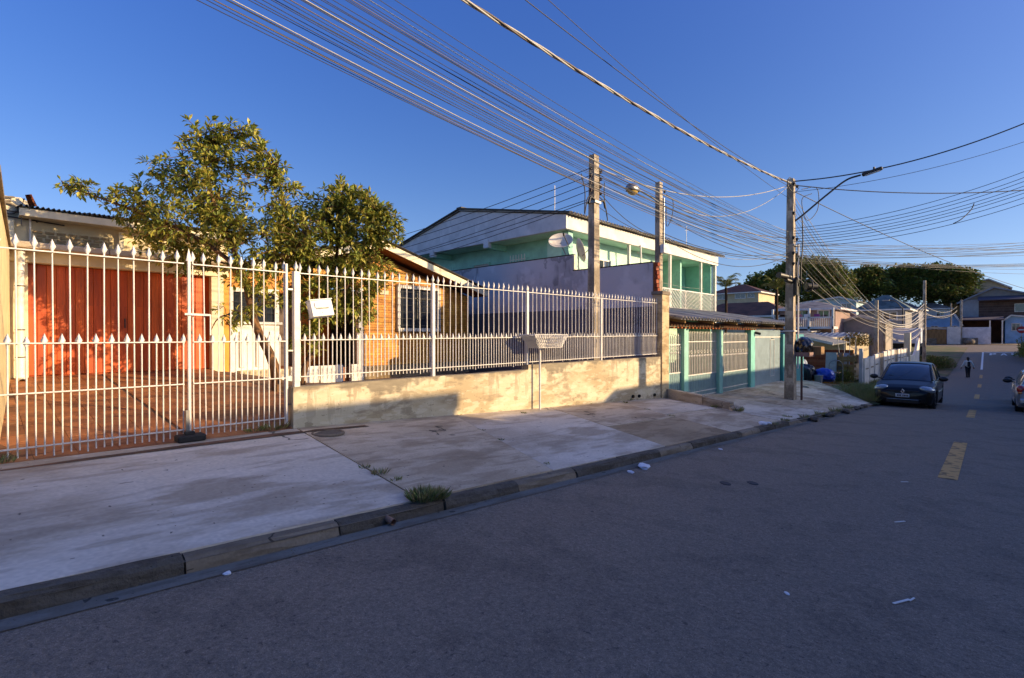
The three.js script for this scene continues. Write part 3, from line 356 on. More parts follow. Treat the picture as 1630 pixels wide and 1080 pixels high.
// ------------------------------------------------------------------ left neighbour: boundary wall, dish, aerial
{
  const o = thing('side_wall', 'tall yellowed side wall at the left edge beside the drive', 'wall', V(.15, .2, 10));
  M('wall', polyY([[-.3, 6.9], [.1, 6.9], [.38, 13.25], [.05, 13.25]], -.2, 2.95), S({ color: hx(0xf7e3ae), map: rep(grimeT, 1.6), bumpMap: rep(bumpT, .6), bumpScale: .008, roughness: .92 }), o);
  M('wall_cap', polyY([[-.34, 6.86], [.14, 6.86], [.41, 13.3], [.01, 13.3]], 2.952, 3.02), mConcDark, o);
  const d = thing('down_pipe', 'white down pipe in the corner beside the red garage door', 'pipe', V(.36, .45, 12.6)); M('pipe', tube([V(.52, 3.0, 12.95), V(.5, 2.2, 12.9), V(.5, 1.2, 12.9), V(.5, .62, 12.9)], .06, 24, 12), mWhitePaint, d); M('outlet', tube([V(.5, .66, 12.9), V(.5, .58, 12.84), V(.52, .55, 12.65)], .065, 8, 12), mWhitePaint, d); for (const y of [1.0, 1.5, 2.3]) M('clamp', uvM(new THREE.TorusGeometry(.065, .01, 6, 16).rotateX(Math.PI / 2).translate(.5, y, -12.9)), mBlackMetal, d);
  // bracket, dish and aerial on a mast behind the wall top
  const b = thing('wall_bracket', 'white block with a curled bracket on the side wall', 'bracket', V(.36, 3.0, 13.2)); M('block', rbx(.3, .58, 3.0, 4.05, 13.6, 13.9, .02), mCreamTrim, b); M('scroll', tube([V(.28, 4.0, 13.55), V(.46, 4.02, 13.55), V(.46, 3.99, 13.55), V(.3, 3.9, 13.55), V(.4, 3.9, 13.55), V(.5, 3.82, 13.55), V(.44, 3.72, 13.55), V(.32, 3.72, 13.55), V(.3, 3.8, 13.55)], .02, 48, 6), mConcDark, b);
  const a = thing('tv_aerial', 'thin rod television aerial beside the left garage roof', 'aerial', V(.66, 3.0, 13.2)); M('mast', cyl(V(.66, 3.02, 13.25), V(.66, 3.9, 13.25), .018), mWhiteMetal, a); M('rod', cyl(V(-.3, 3.68, 13.1), V(1.2, 3.69, 13.2), .012), mDarkMetal, a); M('rod', cyl(V(.2, 3.62, 13.3), V(1.15, 3.55, 13.25), .012), mDarkMetal, a); M('rod', cyl(V(.5, 3.76, 13.1), V(.85, 3.5, 13.4), .01), mDarkMetal, a);
  dish('small oval dish above the side wall at the left edge', V(.54, 3.45, 13.2), V(.54, 3.82, 13.1), [.16, 14], new THREE.Vector3(.2, .75, .6), mCream);
  T('ridge_tile', uvM(new THREE.CylinderGeometry(.06, .075, .22, 10, 1, false, 0, Math.PI).rotateZ(.35).rotateY(.5).translate(.64, 3.88, -12.92)), S({ color: hx(0xb48a5a), roughness: .9, side: THREE.DoubleSide, map: rep(terracottaT, .5) }), V(.62, 3.8, 12.9), 'small clay end tile at the left corner of the garage roof', 'tile');
  T('bent_wire', tube([V(.0, 3.2, 6.4), V(.06, 3.28, 6.5), V(.1, 3.22, 6.55), V(.09, 3.12, 6.6), V(.02, 3.08, 6.55)], .004, 24, 5), mWireDark, V(.05, 3.05, 6.9), 'bent dark wire end hanging at the upper left edge', 'wire');
}
function dish(label, foot, c, [r], nrm, mat) { // oval satellite dish with arm and feed horn
  const o = thing('satellite_dish', label, 'satellite dish', foot); const pr = []; for (let i = 0; i <= 10; i++) pr.push(new THREE.Vector2(r * i / 10, .28 * r * (i / 10) ** 2)); for (let i = 10; i >= 0; i--) pr.push(new THREE.Vector2(Math.max(.0005, r * i / 10 - .0), .28 * r * (i / 10) ** 2 - .012));
  const q = new THREE.Quaternion().setFromUnitVectors(new THREE.Vector3(0, 1, 0), nrm.clone().normalize()); const at = (x, y, z) => new THREE.Vector3(x, y, z).applyQuaternion(q).add(c);
  const g = new THREE.LatheGeometry(pr, 28).scale(1, 1, .85).applyQuaternion(q).translate(c.x, c.y, c.z); M('reflector', uvM(g), mat, o); M('feed_arm', cyl(at(0, 0, r * .85), at(0, r * .85, r * .25), r * .035), mDarkMetal, o); M('feed_horn', cyl(at(0, r * .78, r * .3), at(0, r * .98, r * .2), r * .08, r * .06), mBlackMetal, o); M('mast', cyl(foot, c, r * .05), mSteel, o); return o;
}
// ------------------------------------------------------------------ high grey side wall of the neighbour
{
  const o = thing('party_wall', 'high grey lilac rendered wall between brick house and teal house', 'wall', V(13, 0, 11));
  M('lower_wall', bx(12.92, 13.08, -.6, 3.42, 6.95, 9.72), mGreyPlaster, o); M('upper_wall', bx(12.92, 13.08, -.6, 3.93, 9.721, 21), mGreyPlaster, o);
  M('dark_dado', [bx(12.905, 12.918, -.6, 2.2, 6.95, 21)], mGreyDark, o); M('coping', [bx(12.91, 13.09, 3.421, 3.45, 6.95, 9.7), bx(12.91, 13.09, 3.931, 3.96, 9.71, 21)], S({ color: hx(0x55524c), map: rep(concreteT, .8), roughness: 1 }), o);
  M('white_end', bx(12.93, 13.07, 3.46, 3.925, 9.66, 9.718), mCreamTrim, o);
  const e = M('brick_end', bx(12.95, 13.05, 2.6, 3.42, 6.9, 6.949), mMortar, o); for (let i = 0; i < 7; i++) M('brick', rbx(12.925 - (i % 2) * .01, 13.075, 2.61 + i * .118, 2.71 + i * .118, 6.8 + .02 * (i % 3), 6.9, .008), mRawBrick[i % 3], e);
}
// ------------------------------------------------------------------ teal house
{
  const o = thing('teal_house', 'two storey teal house with white fascia and long upper balcony', 'house', V(20, -.5, 14)); const bot = 4.96;
  M('gable_fascia', polyS([[10.42, bot], [20.6, bot], [20.95, 5.32], [15.8, 6.42], [10.42, 5.42]], 13.5, 13.64), mLilacWhite, o);
  M('front_fascia', bx(13.645, 26.2, bot, 5.4, 10.42, 10.56), mWhiteWall, o); M('end_fascia', polyS([[10.57, bot], [20.6, bot], [20.9, 5.3], [15.8, 6.4], [10.57, 5.42]], 26.06, 26.2), mWhiteWall, o);
  M('ceiling', bx(13.645, 26.05, bot + .01, bot + .06, 10.565, 20.6), mMint, o);
  M('side_wall', bx(14.55, 14.75, -.8, bot + .009, 11.2, 20.4), mTeal, o); M('front_wall', [bx(14.752, 21.35, -.8, bot + .009, 11.2, 11.4), bx(21.2, 21.35, -.8, bot + .009, 11.401, 12.0), bx(21.2, 25.75, -.8, bot + .009, 12.0, 12.2)], mMint, o); M('end_wall', bx(25.752, 25.92, -.8, bot + .009, 10.62, 20.4), mTeal, o); M('back_wall', bx(14.55, 25.9, -.8, bot, 20.41, 20.6), mTeal, o);
  M('cross_wall', bx(22.9, 23.05, 2.6, bot + .005, 10.9, 11.99), mTeal, o); M('wall_band', bx(23.06, 25.7, 2.6, bot, 11.94, 11.998), mTeal, o);
  M('balcony_floor', bx(13.9, 25.95, 2.42, 2.58, 10.45, 11.99), mTealDark, o);
  M('corner_column', rbx(13.85, 14.12, -.6, bot, 10.6, 10.9, .012), mTeal, o); M('corner_panel', bx(14.3, 14.548, 2.58, 4.75, 11.21, 11.9), mMint, o);
  for (const s of [17.67, 21.12, 24.35]) M('column', rbx(s - .055, s + .055, 2.58, bot, 10.48, 10.59, .01), mWhiteWall, o); M('column', rbx(25.92, 26.06, 1.6, bot, 10.45, 10.61, .01), mWhiteWall, o);
  for (const p of [14.2, 17.6]) M('beam', [bx(13.52, 14.55, bot - .22, bot - .005, p, p + .16)], mTeal, o); for (const p of [14.2, 17.6]) M('beam_end', rbx(13.46, 13.64, bot - .2, bot + .1, p - .05, p + .22, .01), mLilacWhite, o);
  corrRoof('roof_sheet', o, 13.42, 26.55, 10.2, 15.85, 5.46, 6.5, .18, .04, mFibre, 1.1); corrRoof('roof_sheet', o, 13.42, 26.55, 21.2, 15.75, 5.3, 6.5, .15, .03, mFibre, 1.1);
  M('verge_cap', [bar(V(13.44, 5.46, 10.2), V(13.44, 6.53, 15.8), .1, .05), bar(V(13.44, 5.34, 21.2), V(13.44, 6.53, 15.8), .1, .05)], S({ color: hx(0x4a4642), roughness: .9 }), o); M('ridge_cap', bar(V(13.4, 6.55, 15.8), V(26.5, 6.55, 15.8), .06, .3), mFibreDark, o);
  // balcony lattice
  const rl = M('balustrade', [bx(19.4, 25.9, 3.43, 3.48, 10.49, 10.53), bx(19.4, 25.9, 2.6, 2.64, 10.49, 10.53), ...[19.4, 21.0, 22.6, 24.2, 25.87].map(s => bx(s, s + .05, 2.6, 3.43, 10.49, 10.53))], mWhiteMetal, o);
  for (let k = 0; k < 4; k++) { const a = 19.45 + k * 1.6 + (k ? .0 : 0), b = a + 1.55, y0 = 2.64, y1 = 3.43, run = .62, dir = k % 2 ? 1 : -1; for (let c = a - run; c < b; c += .15) { let t0 = 0, t1 = 1; if (c < a) t0 = (a - c) / run; if (c + run > b) t1 = (b - c) / run; if (t1 - t0 < .08) continue; const f = t => dir > 0 ? c + run * t : a + b - (c + run * t); M('lattice_slat', bar(V(f(t0), lerp(y0, y1, t0), 10.51), V(f(t1), lerp(y0, y1, t1), 10.51), .034, .014), mWhiteMetal, rl); } }
  // windows
  const win = (name, s0, s1, y0, y1, p, mm, label) => { const w = M(name, [bx(s0 - .05, s1 + .05, y1, y1 + .06, p - .06, p), bx(s0 - .05, s1 + .05, y0 - .05, y0, p - .07, p), bx(s0 - .05, s0, y0, y1, p - .05, p), bx(s1, s1 + .05, y0, y1, p - .05, p)], mWhitePaint, o, label); M('pane', bx(s0, s1, y0, y1, p - .02, p - .004), mm, w); M('mullion', bx((s0 + s1) / 2 - .02, (s0 + s1) / 2 + .02, y0, y1, p - .04, p - .021), mWhitePaint, w); };
  win('window', 21.9, 22.8, 3.0, 4.3, 11.99, S({ color: hx(0xb8577c), roughness: .8, map: rep(woodT, .2) }), 'upper window with a pink curtain'); win('window', 16.4, 17.3, 3.3, 4.3, 11.198, mGlass); win('window', 18.7, 19.6, 3.3, 4.3, 11.198, mGlass); win('door', 20.3, 21.1, 2.6, 4.4, 11.198, mWhitePaint);
  const sw = (p0, p1, y0, y1, m) => { const w = M('window', [bx(14.47, 14.55, y1, y1 + .06, p0 - .05, p1 + .05), bx(14.45, 14.55, y0 - .05, y0, p0 - .06, p1 + .06), bx(14.49, 14.55, y0, y1, p0 - .05, p0), bx(14.49, 14.55, y0, y1, p1, p1 + .05)], mTeal, o); M('pane', bx(14.52, 14.545, y0, y1, p0, p1), m, w); };
  sw(15.2, 16.1, 3.7, 4.35, S({ color: hx(0xb7a79a), roughness: .5 })); sw(18.6, 19.6, 3.6, 4.2, S({ color: hx(0xa48a58), roughness: .5 })); const gr = M('window_guard', [bx(14.3, 14.32, 3.85, 3.88, 13.0, 13.8), bx(14.3, 14.32, 4.3, 4.33, 13.0, 13.8)], mWhiteMetal, o); for (let i = 0; i < 6; i++) M('guard_bar', bx(14.3, 14.32, 3.5, 4.5, 13.02 + i * .15, 13.045 + i * .15), mWhiteMetal, gr);
  M('ceiling_lamp', [sph(V(19.5, bot - .02, 11.2), .09, .04, .09)], mWhitePaint, o); M('ceiling_lamp', [sph(V(23.4, bot - .02, 11.2), .09, .04, .09)], mWhitePaint, o); M('washing_line', tube([V(21.2, 3.75, 10.9), V(23.5, 3.7, 10.9), V(25.8, 3.78, 10.9)], .006, 12, 4), mWirePale, o);
  M('vent_pipe', tube([V(18.3, 5.0, 10.38), V(18.3, 4.2, 10.38), V(18.0, 3.75, 10.4), V(17.75, 3.72, 10.45)], .035, 16, 8), mWhitePaint, o);
  dish('large pale dish tilted left above the grey wall of the teal house', V(13.3, 3.9, 10.2), V(13.3, 4.45, 10.5), [.44], new THREE.Vector3(-.55, .75, .5), S({ color: hx(0xd8d2c6), roughness: .6, map: rep(grimeT, .8) })); dish('pale dish seen edge on at the corner column of the teal house', V(13.9, 3.5, 10.2), V(13.75, 4.2, 10.12), [.42], new THREE.Vector3(.75, .35, .6), S({ color: hx(0xd6d0c2), roughness: .6, map: rep(grimeT, .8) }));
  const an = thing('roof_aerial', 'thin aerial rod on the roof of the teal house', 'aerial', V(16, 6.4, 15)); M('mast', cyl(V(14.6, 5.6, 11.8), V(14.6, 6.9, 11.8), .012), mSteel, an); const an2 = thing('roof_aerial', 'thin aerial mast at the far end of the teal roof', 'aerial', V(24, 5.6, 11.5)); M('mast', cyl(V(24.2, 5.6, 11.2), V(24.2, 6.8, 11.2), .012), mSteel, an2); M('element', bar(V(24.0, 6.55, 11.2), V(24.4, 6.6, 11.2), .012), mSteel, an2);
}
// ------------------------------------------------------------------ carport before the teal house
{
  const mLitGap = S({ color: hx(0xf6cfa0), map: rep(terracottaT, .4), roughness: .9 }); const o = thing('carport', 'teal carport with corrugated grey roof and white barred front', 'carport', V(19, -.6, 8.5)); const Fp = 7.0;
  const colm = (s0, s1, yb, m = mTeal) => M('pillar', rbx(s0, s1, yb, 1.66, Fp - .12, Fp + .12, .012), m, o);
  colm(13.62, 13.8, -.6); colm(14.75, 15.05, -.7); colm(17.45, 17.75, -.75); colm(20.5, 20.95, -.8, painted(hx(0x7fd0c4), .6)); M('wall', bx(24.62, 27.9, -1, 1.45, Fp - .1, Fp + .1), painted(hx(0x3f98a0), .6), o); M('side_wall', bx(27.7, 27.9, -1, 1.5, Fp + .11, 12), painted(hx(0x55a9c0), .6), o);
  M('beam', bx(13.5, 24.8, 1.665, 1.82, Fp - .06, Fp + .06), S({ color: hx(0x6b4a30), map: rep(woodT, .5), roughness: .9 }), o); for (let i = 0; i < 28; i++) M('lit_gap', uvM(new THREE.CylinderGeometry(.05, .05, .25, 10, 1, false, 0, Math.PI).rotateZ(Math.PI / 2).rotateY(Math.PI / 2).translate(13.75 + i * .25, 1.6, -(Fp - .16))), mLitGap, o);  // orange half rounds paint the sunlit wave gaps under the roof sheets
  corrRoof('roof_sheet', o, 13.45, 25.4, 6.35, 10.4, 1.88, 2.57, .2, .045, mFibre, 1.1, .014); for (const s of [14, 16, 18, 20, 22, 24]) M('rafter', bar(V(s, 1.8, 6.5), V(s, 2.42, 10.3), .06, .1), mWood, o); M('loose_tile', rbx(19.6, 20.2, 2.0, 2.03, 7.0, 7.35, .01), mWhiteWall, o);
  const panel = (s0, s1, y0, ym, y1, bars) => { const g = M('grille', [bx(s0, s1, y1 - .32, y1 - .29, Fp - .015, Fp + .015), bx(s0, s1, ym, ym + .035, Fp - .018, Fp + .018), bx(s0, s1, ym - .55, ym - .52, Fp - .015, Fp + .015), bx(s0, s1, y0 + .05, y0 + .085, Fp - .015, Fp + .015)], mWhiteMetal, o); M('sheet', bx(s0 + .005, s1 - .005, y0 + .02, ym, Fp - .006, Fp + .006), S({ color: hx(0x86a4a8), roughness: .4, metalness: .3, map: rep(grimeT, .9) }), g); for (let i = 0; i < bars; i++) { const s = lerp(s0 + .04, s1 - .04, i / (bars - 1)); M('grille_bar', [cyl(V(s, ym, Fp), V(s, y1 - .04, Fp), .017, .017, 6), uvM(new THREE.ConeGeometry(.028, .1, 4).scale(1, 1, .6).translate(s, y1, -Fp)), sph(V(s, ym + .62, Fp), .032, .05, .025, 6)], mWhiteMetal, g); if (i % 2) M('scroll', uvM(new THREE.TorusGeometry(.05, .009, 5, 12).translate(s, ym + .75, -(Fp - .02))), mWhiteMetal, g); } for (let i = 0; i < bars; i++) { const s = lerp(s0 + .04, s1 - .04, i / (bars - 1)); M('rib', bx(s - .012, s + .012, y0 + .02, ym, Fp - .014, Fp - .0065), S({ color: hx(0x93afb2), roughness: .4, metalness: .3 }), g); } };
  panel(13.8, 14.75, -.5, .25, 1.42, 8); panel(15.05, 17.45, -.62, .12, 1.5, 20); panel(17.75, 20.5, -.68, .08, 1.46, 22);
  const gd = M('garage_door', rbx(20.95, 24.6, -.66, 1.62, Fp + .02, Fp + .06, .008), S({ color: hx(0x9fb4bd), roughness: .35, metalness: .2, map: rep(grimeT, 1.5) }), o, 'smooth grey sheet garage door'); for (const y of [-.15, .42, .98]) M('groove', bx(20.96, 24.58, y, y + .012, Fp + .012, Fp + .0195), S({ color: hx(0x8aa0aa), roughness: .4 }), gd); M('top_strip', bx(20.96, 24.58, 1.3, 1.35, Fp + .005, Fp + .0195), mWhiteMetal, gd); M('narrow_panel', [bx(23.2, 23.22, -.35, 1.22, Fp, Fp + .0195), bx(23.72, 23.74, -.35, 1.22, Fp, Fp + .0195), bx(23.22, 23.72, 1.2, 1.22, Fp, Fp + .0195), bx(23.22, 23.72, -.35, -.33, Fp, Fp + .0195)], mWhiteMetal, gd); M('slot', bx(23.35, 23.6, 1.24, 1.27, Fp, Fp + .0195), mBlackMetal, gd);
  M('camera', [cyl(V(20.9, 1.5, 6.86), V(21.0, 1.45, 6.7), .05)], mBlackMetal, o);
  const st = thing('stub_wall', 'low concrete upstand running from the fence pillar towards the kerb', 'wall', V(12.9, -.35, 5.6)); const q = (a, b, y0, y1, w) => slabGeo(6, 1, (u, v) => { const p = lerp(a, b, u), s = 13.1 - (6.5 - p) * .2 + (v - .5) * w; return V(s, lerp(y0, y1, u) + .012 * (vn(p * 4, 3, 256) - .5), p); }, .7); M('block', q(6.55, 5.5, -.08, -.15, .2), mConcrete2, st); M('block', q(5.49, 4.72, -.17, -.24, .22), S({ color: hx(0xd8d4cc), map: rep(concreteT, 1.4), bumpMap: rep(bumpT, .4), bumpScale: .01, roughness: .95 }), st); M('broken_end', uvM(new THREE.DodecahedronGeometry(.13, 0).scale(1.1, .8, 1.5).rotateY(.4).translate(12.73, -.4, -4.62)), mConcrete2, st);
}
// ------------------------------------------------------------------ poles and lamps
function pole(name, label, s, p, y0, top, w0, w1, mat) { const o = thing(name, label, 'pole', V(s, y0, p)); const g = new THREE.BoxGeometry(1, top - y0 + .5, 1, 1, 8, 1), q = g.attributes.position; for (let i = 0; i < q.count; i++) { const t = q.getY(i) / (top - y0 + .5) + .5, w = lerp(w0, w1, t); q.setX(i, q.getX(i) * w); q.setZ(i, q.getZ(i) * w * .8); } g.computeVertexNormals(); M('shaft', uvM(g.translate(s, (top + y0 - .5) / 2, -p)), mat, o); return o; }
const insul = (c, r = .04) => [sph(c, r, r * .7, r, 8), sph(c.clone().add(new THREE.Vector3(0, -r * .9, 0)), r * .7, r * .5, r * .7, 8)];
{
  const a = pole('utility_pole', 'tall square concrete pole standing in the yard behind the fence', 10.55, 7.28, .1, 5.86, .29, .2, mPole);
  for (const sd of [-1, 1]) { M('insulator_rack', bar(V(10.55 + sd * .2, 4.9, 7.25), V(10.55 + sd * .2, 5.6, 7.25), .02, .03), mDarkMetal, a); for (let k = 0; k < 4; k++) { M('insulator', insul(V(10.55 + sd * .22, 5.5 - k * .18, 7.22)), S({ color: hx(0x3a2420), roughness: .3 }), a); M('bracket', bar(V(10.55, 5.5 - k * .18, 7.25), V(10.55 + sd * .2, 5.5 - k * .18, 7.25), .015), mDarkMetal, a); } M('drop_cable', tube([V(10.55 + sd * .1, 4.85, 7.2), V(10.55 + sd * .35, 4.75, 7.2), V(10.55 + sd * .5, 4.3, 7.2), V(10.55 + sd * .42, 4.9, 7.25), V(10.55 + sd * .5, 5.3, 7.3)], .014, 24, 5), mWireDark, a); M('conduit_elbow', tube([V(10.55 + sd * .1, 4.72, 7.18), V(10.55 + sd * .28, 4.76, 7.18), V(10.55 + sd * .36, 4.6, 7.18)], .03, 10, 8), mDarkMetal, a); }
  M('band', bx(10.42, 10.68, 4.66, 4.72, 7.15, 7.41), mSteel, a);
  const b = pole('utility_pole', 'weathered pole behind the cream pillar carrying the round street lamp', 13.32, 6.98, 0, 5.73, .2, .17, mPole); M('lamp_arm', tube([V(13.3, 5.15, 6.95), V(12.6, 5.2, 6.9), V(11.95, 5.25, 6.9)], .025, 12, 8), mSteel, b);
  const lh = M('lamp_head', uvM(new THREE.SphereGeometry(1, 18, 12, 0, Math.PI * 2, 0, Math.PI * .62).scale(.24, .15, .16).translate(11.75, 5.2, -6.9)), mSteel, b); M('lamp_glass', sph(V(11.75, 5.17, 6.9), .19, .13, .13), P({ color: hx(0xd9b765), roughness: .15, transmission: .4, thickness: 0 }), lh);
  M('meter_box', rbx(13.2, 13.36, 3.7, 3.95, 6.76, 6.88, .02), mWhitePaint, b); M('conduit', cyl(V(13.45, 3.9, 6.9), V(13.45, 5.3, 6.9), .03), mSteel, b); M('insulator', insul(V(13.5, 5.5, 6.9)), mBlackMetal, b); M('cable_coil', tube([V(13.5, 5.4, 6.85), V(13.8, 5.3, 6.8), V(13.75, 4.8, 6.8), V(13.55, 4.5, 6.85), V(13.6, 5.1, 6.9)], .012, 30, 5), mWireDark, b);
  const c = pole('utility_pole', 'large concrete street pole carrying the arm lamp beside the grey garage door', 18.55, 4.98, yp(18.55, 4.98), 6.55, .36, .24, mPole);
  M('lamp_arm', tube([V(18.6, 5.15, 4.9), V(18.72, 5.35, 4.68), V(19.0, 5.95, 4.05), V(19.25, 6.4, 3.52), V(19.4, 6.5, 3.2)], .03, 30, 8), mDarkMetal, c); const head = M('lamp_head', uvM(new RoundedBoxGeometry(.16, .1, .55, 3, .04).rotateX(-.2).translate(19.42, 6.55, -2.9)), mDarkMetal, c); M('lamp_window', uvM(new THREE.BoxGeometry(.12, .01, .4).rotateX(-.2).translate(19.42, 6.5, -2.88)), S({ color: hx(0xcfd4d8), roughness: .2 }), head); M('photocell', cyl(V(19.42, 6.6, 2.85), V(19.42, 6.68, 2.85), .03), mBlackMetal, head);
  M('cable_sleeve', rbx(18.36, 18.62, 2.7, 3.3, 4.74, 4.82, .02), mBlackMetal, c); M('white_tube', cyl(V(18.72, .3, 4.8), V(18.72, 4.4, 4.8), .028), mWhitePaint, c); M('band', [bx(18.36, 18.74, 1.52, 1.56, 4.81, 5.15)], mWhitePaint, c); for (const [y, n] of [[6.35, 2], [5.4, 1], [4.6, 2], [4.1, 2], [3.75, 2]]) for (let k = 0; k < n; k++) M('insulator', insul(V(18.55 + (k ? .2 : -.2), y, 4.85), .055), mBlackMetal, c);
  M('crossbar', bar(V(18.3, 4.35, 4.84), V(18.8, 4.35, 4.84), .04), mSteel, c);
  M('splice_closure', [cyl(V(17.85, 3.35, 5.15), V(18.35, 3.3, 4.95), .1, .08), cyl(V(18.1, 3.2, 5.0), V(18.4, 3.15, 4.9), .07)], mBlackMetal, c); M('splice_closure', [cyl(V(18.85, 3.02, 4.6), V(19.1, 3.0, 4.35), .12, .1)], mBlackMetal, c); M('cable_coil', [uvM(new THREE.TorusGeometry(.2, .025, 6, 20).rotateY(.9).translate(18.95, 3.05, -4.55)), tube([V(18.5, 6.3, 4.8), V(18.1, 6.5, 4.9), V(17.9, 6.2, 4.9), V(18.2, 6.0, 4.8), V(18.6, 6.25, 4.75)], .012, 30, 5), tube([V(18.7, 6.2, 4.7), V(19.3, 6.3, 4.4), V(19.4, 5.6, 4.4), V(18.9, 5.2, 4.6), V(18.75, 5.9, 4.7), V(19.1, 6.1, 4.5)], .012, 40, 5), tube([V(18.75, 5.3, 4.7), V(18.85, 4.5, 4.7), V(18.72, 3.6, 4.72), V(18.8, 2.8, 4.72)], .02, 30, 5), tube([V(18.45, 4.0, 4.72), V(18.3, 3.5, 4.75), V(18.5, 3.0, 4.72)], .02, 20, 5)], mWireDark, c);
}
// ------------------------------------------------------------------ overhead cables
const cable = (label, pts, r, m, group, seg = 40) => T('overhead_cable', tube(pts, r, seg, 5), m, pts[0].clone(), label, 'cable', group);
const sagPts = (a, b, sag, n = 10) => Array.from({ length: n + 1 }, (_, i) => { const t = i / n, q = a.clone().lerp(b, t); q.y -= 4 * sag * t * (1 - t); return q; });
{
  const rr = rng(404), q = (yA, y2, c, p2, pA = 5) => { const b = (285.6 * c - (y2 - yA)) / 16.9, out = []; for (let s = -15; s <= 18.6; s += 1.68) { const d = s - 18.5, t = (18.5 - s) / 16.5; out.push(V(s, yA + b * d + c * d * d, lerp(pA, p2, t))); } return out; };
  for (let i = 0; i < 32; i++) { const t = i / 31, pale = i % 12 === 5, br = i % 10 === 2; cable(pale ? 'pale thin cable in the bundle sweeping from the street pole to upper left' : br ? 'brownish cable in the bundle sweeping from the street pole to upper left' : 'thin dark cable in the bundle sweeping from the street pole to upper left', q(lerp(3.75, 4.75, t) + .12 * rr(), lerp(4.5, 5.65, t) + .16 * (rr() - .5), .0036 + .001 * rr(), 5.45 + .25 * (rr() - .5), 5.0), pale ? .006 : br ? .006 : .0045, pale ? mWirePale : br ? mWireBrown : mWireDark, 'cables of the dense bundle', 36); }
  // thick twisted power cable
  const tw = thing('twisted_cable', 'thick pale twisted power cable crossing the sky to the large street pole', 'cable', V(18.5, 6.4, 4.95)); const basePts = q(6.4, 6.05, .0042, 5.3, 4.95), cv = new THREE.CatmullRomCurve3(basePts); for (let k = 0; k < 3; k++) { const pts = []; for (let i = 0; i <= 220; i++) { const c = cv.getPoint(i / 220), a = i * .55 + k * 2.094; pts.push(c.add(new THREE.Vector3(0, Math.cos(a) * .017, Math.sin(a) * .017))); } M('strand', tube(pts, .016, 440, 5), k === 2 ? mWireBrown : mWirePale, tw); }
  cable('lone thin cable above the thick twisted power cable', q(6.3, 6.75, .004, 5.2), .008, mWireDark, null); cable('second thin cable above the thick twisted power cable', q(5.9, 7.05, .004, 5.0), .006, mWireDark, null);
  const A = V(13.4, 0, 6.9), Cc = V(18.45, 0, 4.98), Y = V(10.6, 0, 7.2), at = (o, y) => V(o.x, y, -o.z); let k = 0;
  const near = [[at(Y, 5.55), at(Cc, 6.35), .55, mWirePale, .012], [at(A, 5.2), at(Cc, 6.35), .7, mWirePale, .010], [at(Y, 5.4), at(Cc, 4.6), .35, mWireBrown, .012], [at(Y, 5.2), at(Cc, 4.4), .3, mWireDark, .009], [at(A, 4.3), at(Cc, 4.1), .3, mWireDark, .01], [at(A, 4.25), at(Cc, 4.15), .45, mWirePale, .007], [at(A, 4.2), at(Cc, 3.9), .2, mWireDark, .009], [at(A, 4.2), at(Cc, 4.05), .6, mWireDark, .009], [at(A, 4.8), at(Cc, 3.8), .25, mWireDark, .009], [at(Y, 5.0), at(A, 4.2), .25, mWireDark, .009], [at(Y, 4.6), at(A, 4.15), .12, mWireDark, .008]];
  for (const [a, b, sag, m, r] of near) cable('sagging cable strung between the yard poles and the large street pole', sagPts(a, b, sag), r, m, 'cables between the near poles');
  for (const [y, e] of [[5.5, 5.1], [5.32, 4.95], [5.14, 4.75], [4.96, 4.5], [4.75, 4.62], [4.7, 4.3]]) cable('service cable running from the yard pole back past the teal gable', sagPts(V(10.35, y, 7.22), V(9.2 + .2 * k++, e - .6, 16.5 + .4 * k), .15), .009, mWireDark, 'service cables behind the yard pole');
  const R1 = (yA, s, y, p, sag, r = .011, m = mWireDark, label = 'thin cable in the dense level band of wires right of the street pole') => cable(label, sagPts(at(Cc, yA), V(s, y, p), sag), r, m, 'cables crossing to the right');
  R1(6.45, 24, 10.2, -4.5, .9, .02, mWireDark, 'thick dark cable rising highest from the large street pole past the lamp head'); R1(6.1, 26, 9.8, -5, .7, .008, mWireDark, 'thin cable just below the highest thick cable right of the street pole'); R1(6.35, 30, 7.6, -6, .7, .016, mWireDark, 'nearly level dark cable running right just under the lamp head'); R1(6.2, 52, 3.9, -3.5, .5, .014, mWireDark, 'lone cable slanting down to the right across the other wires');
  for (let i = 0; i < 8; i++) R1(lerp(4.3, 4.9, i / 7), 24, lerp(7.5, 8.6, i / 7), -4.5, .75 + .08 * rr(), .009, mWireDark, 'cable in the fan rising from the large street pole to the right edge');
  for (let i = 0; i < 13; i++) R1(lerp(3.95, 4.5, i / 12), 34 + i, lerp(5.9, 7.1, rr()), -8, .3 + .4 * rr(), .007);
  for (let i = 0; i < 8; i++) R1(lerp(3.8, 4.1, i / 7), 40 + i, lerp(4.9, 6.3, rr()), -8, .35 + .4 * rr(), .007, mWireDark, 'thin cable in the lowest fan of wires just above the far trees');
  // bundle running down the street to the far poles
  for (let i = 0; i < 16; i++) { const t = i / 15, e = V(62, lerp(2.1, 4.4, t), 5.1), pale = i % 3 === 0; cable((pale ? 'pale' : i % 3 === 1 ? 'brownish' : 'dark') + ' cable of the sagging bundle running down the street to the far pole', sagPts(at(Cc, lerp(3.5, 6.2, t)), V(44.5, lerp(1.9, 3.2, t) + .1 * rr(), 6.2), .35 + .3 * rr()), pale ? .009 : .007, pale ? mWirePale : i % 3 === 1 ? mWireBrown : mWireDark, 'cables running down the street'); cable('pale slack cable looping between the two far poles beyond the black car', sagPts(V(44.5, lerp(1.9, 3.2, t), 6.2), e, .3 + .9 * rr()), pale ? .03 : .016, pale || i % 3 === 1 ? mWirePale : mWireBrown, 'slack cables between the far poles'); }
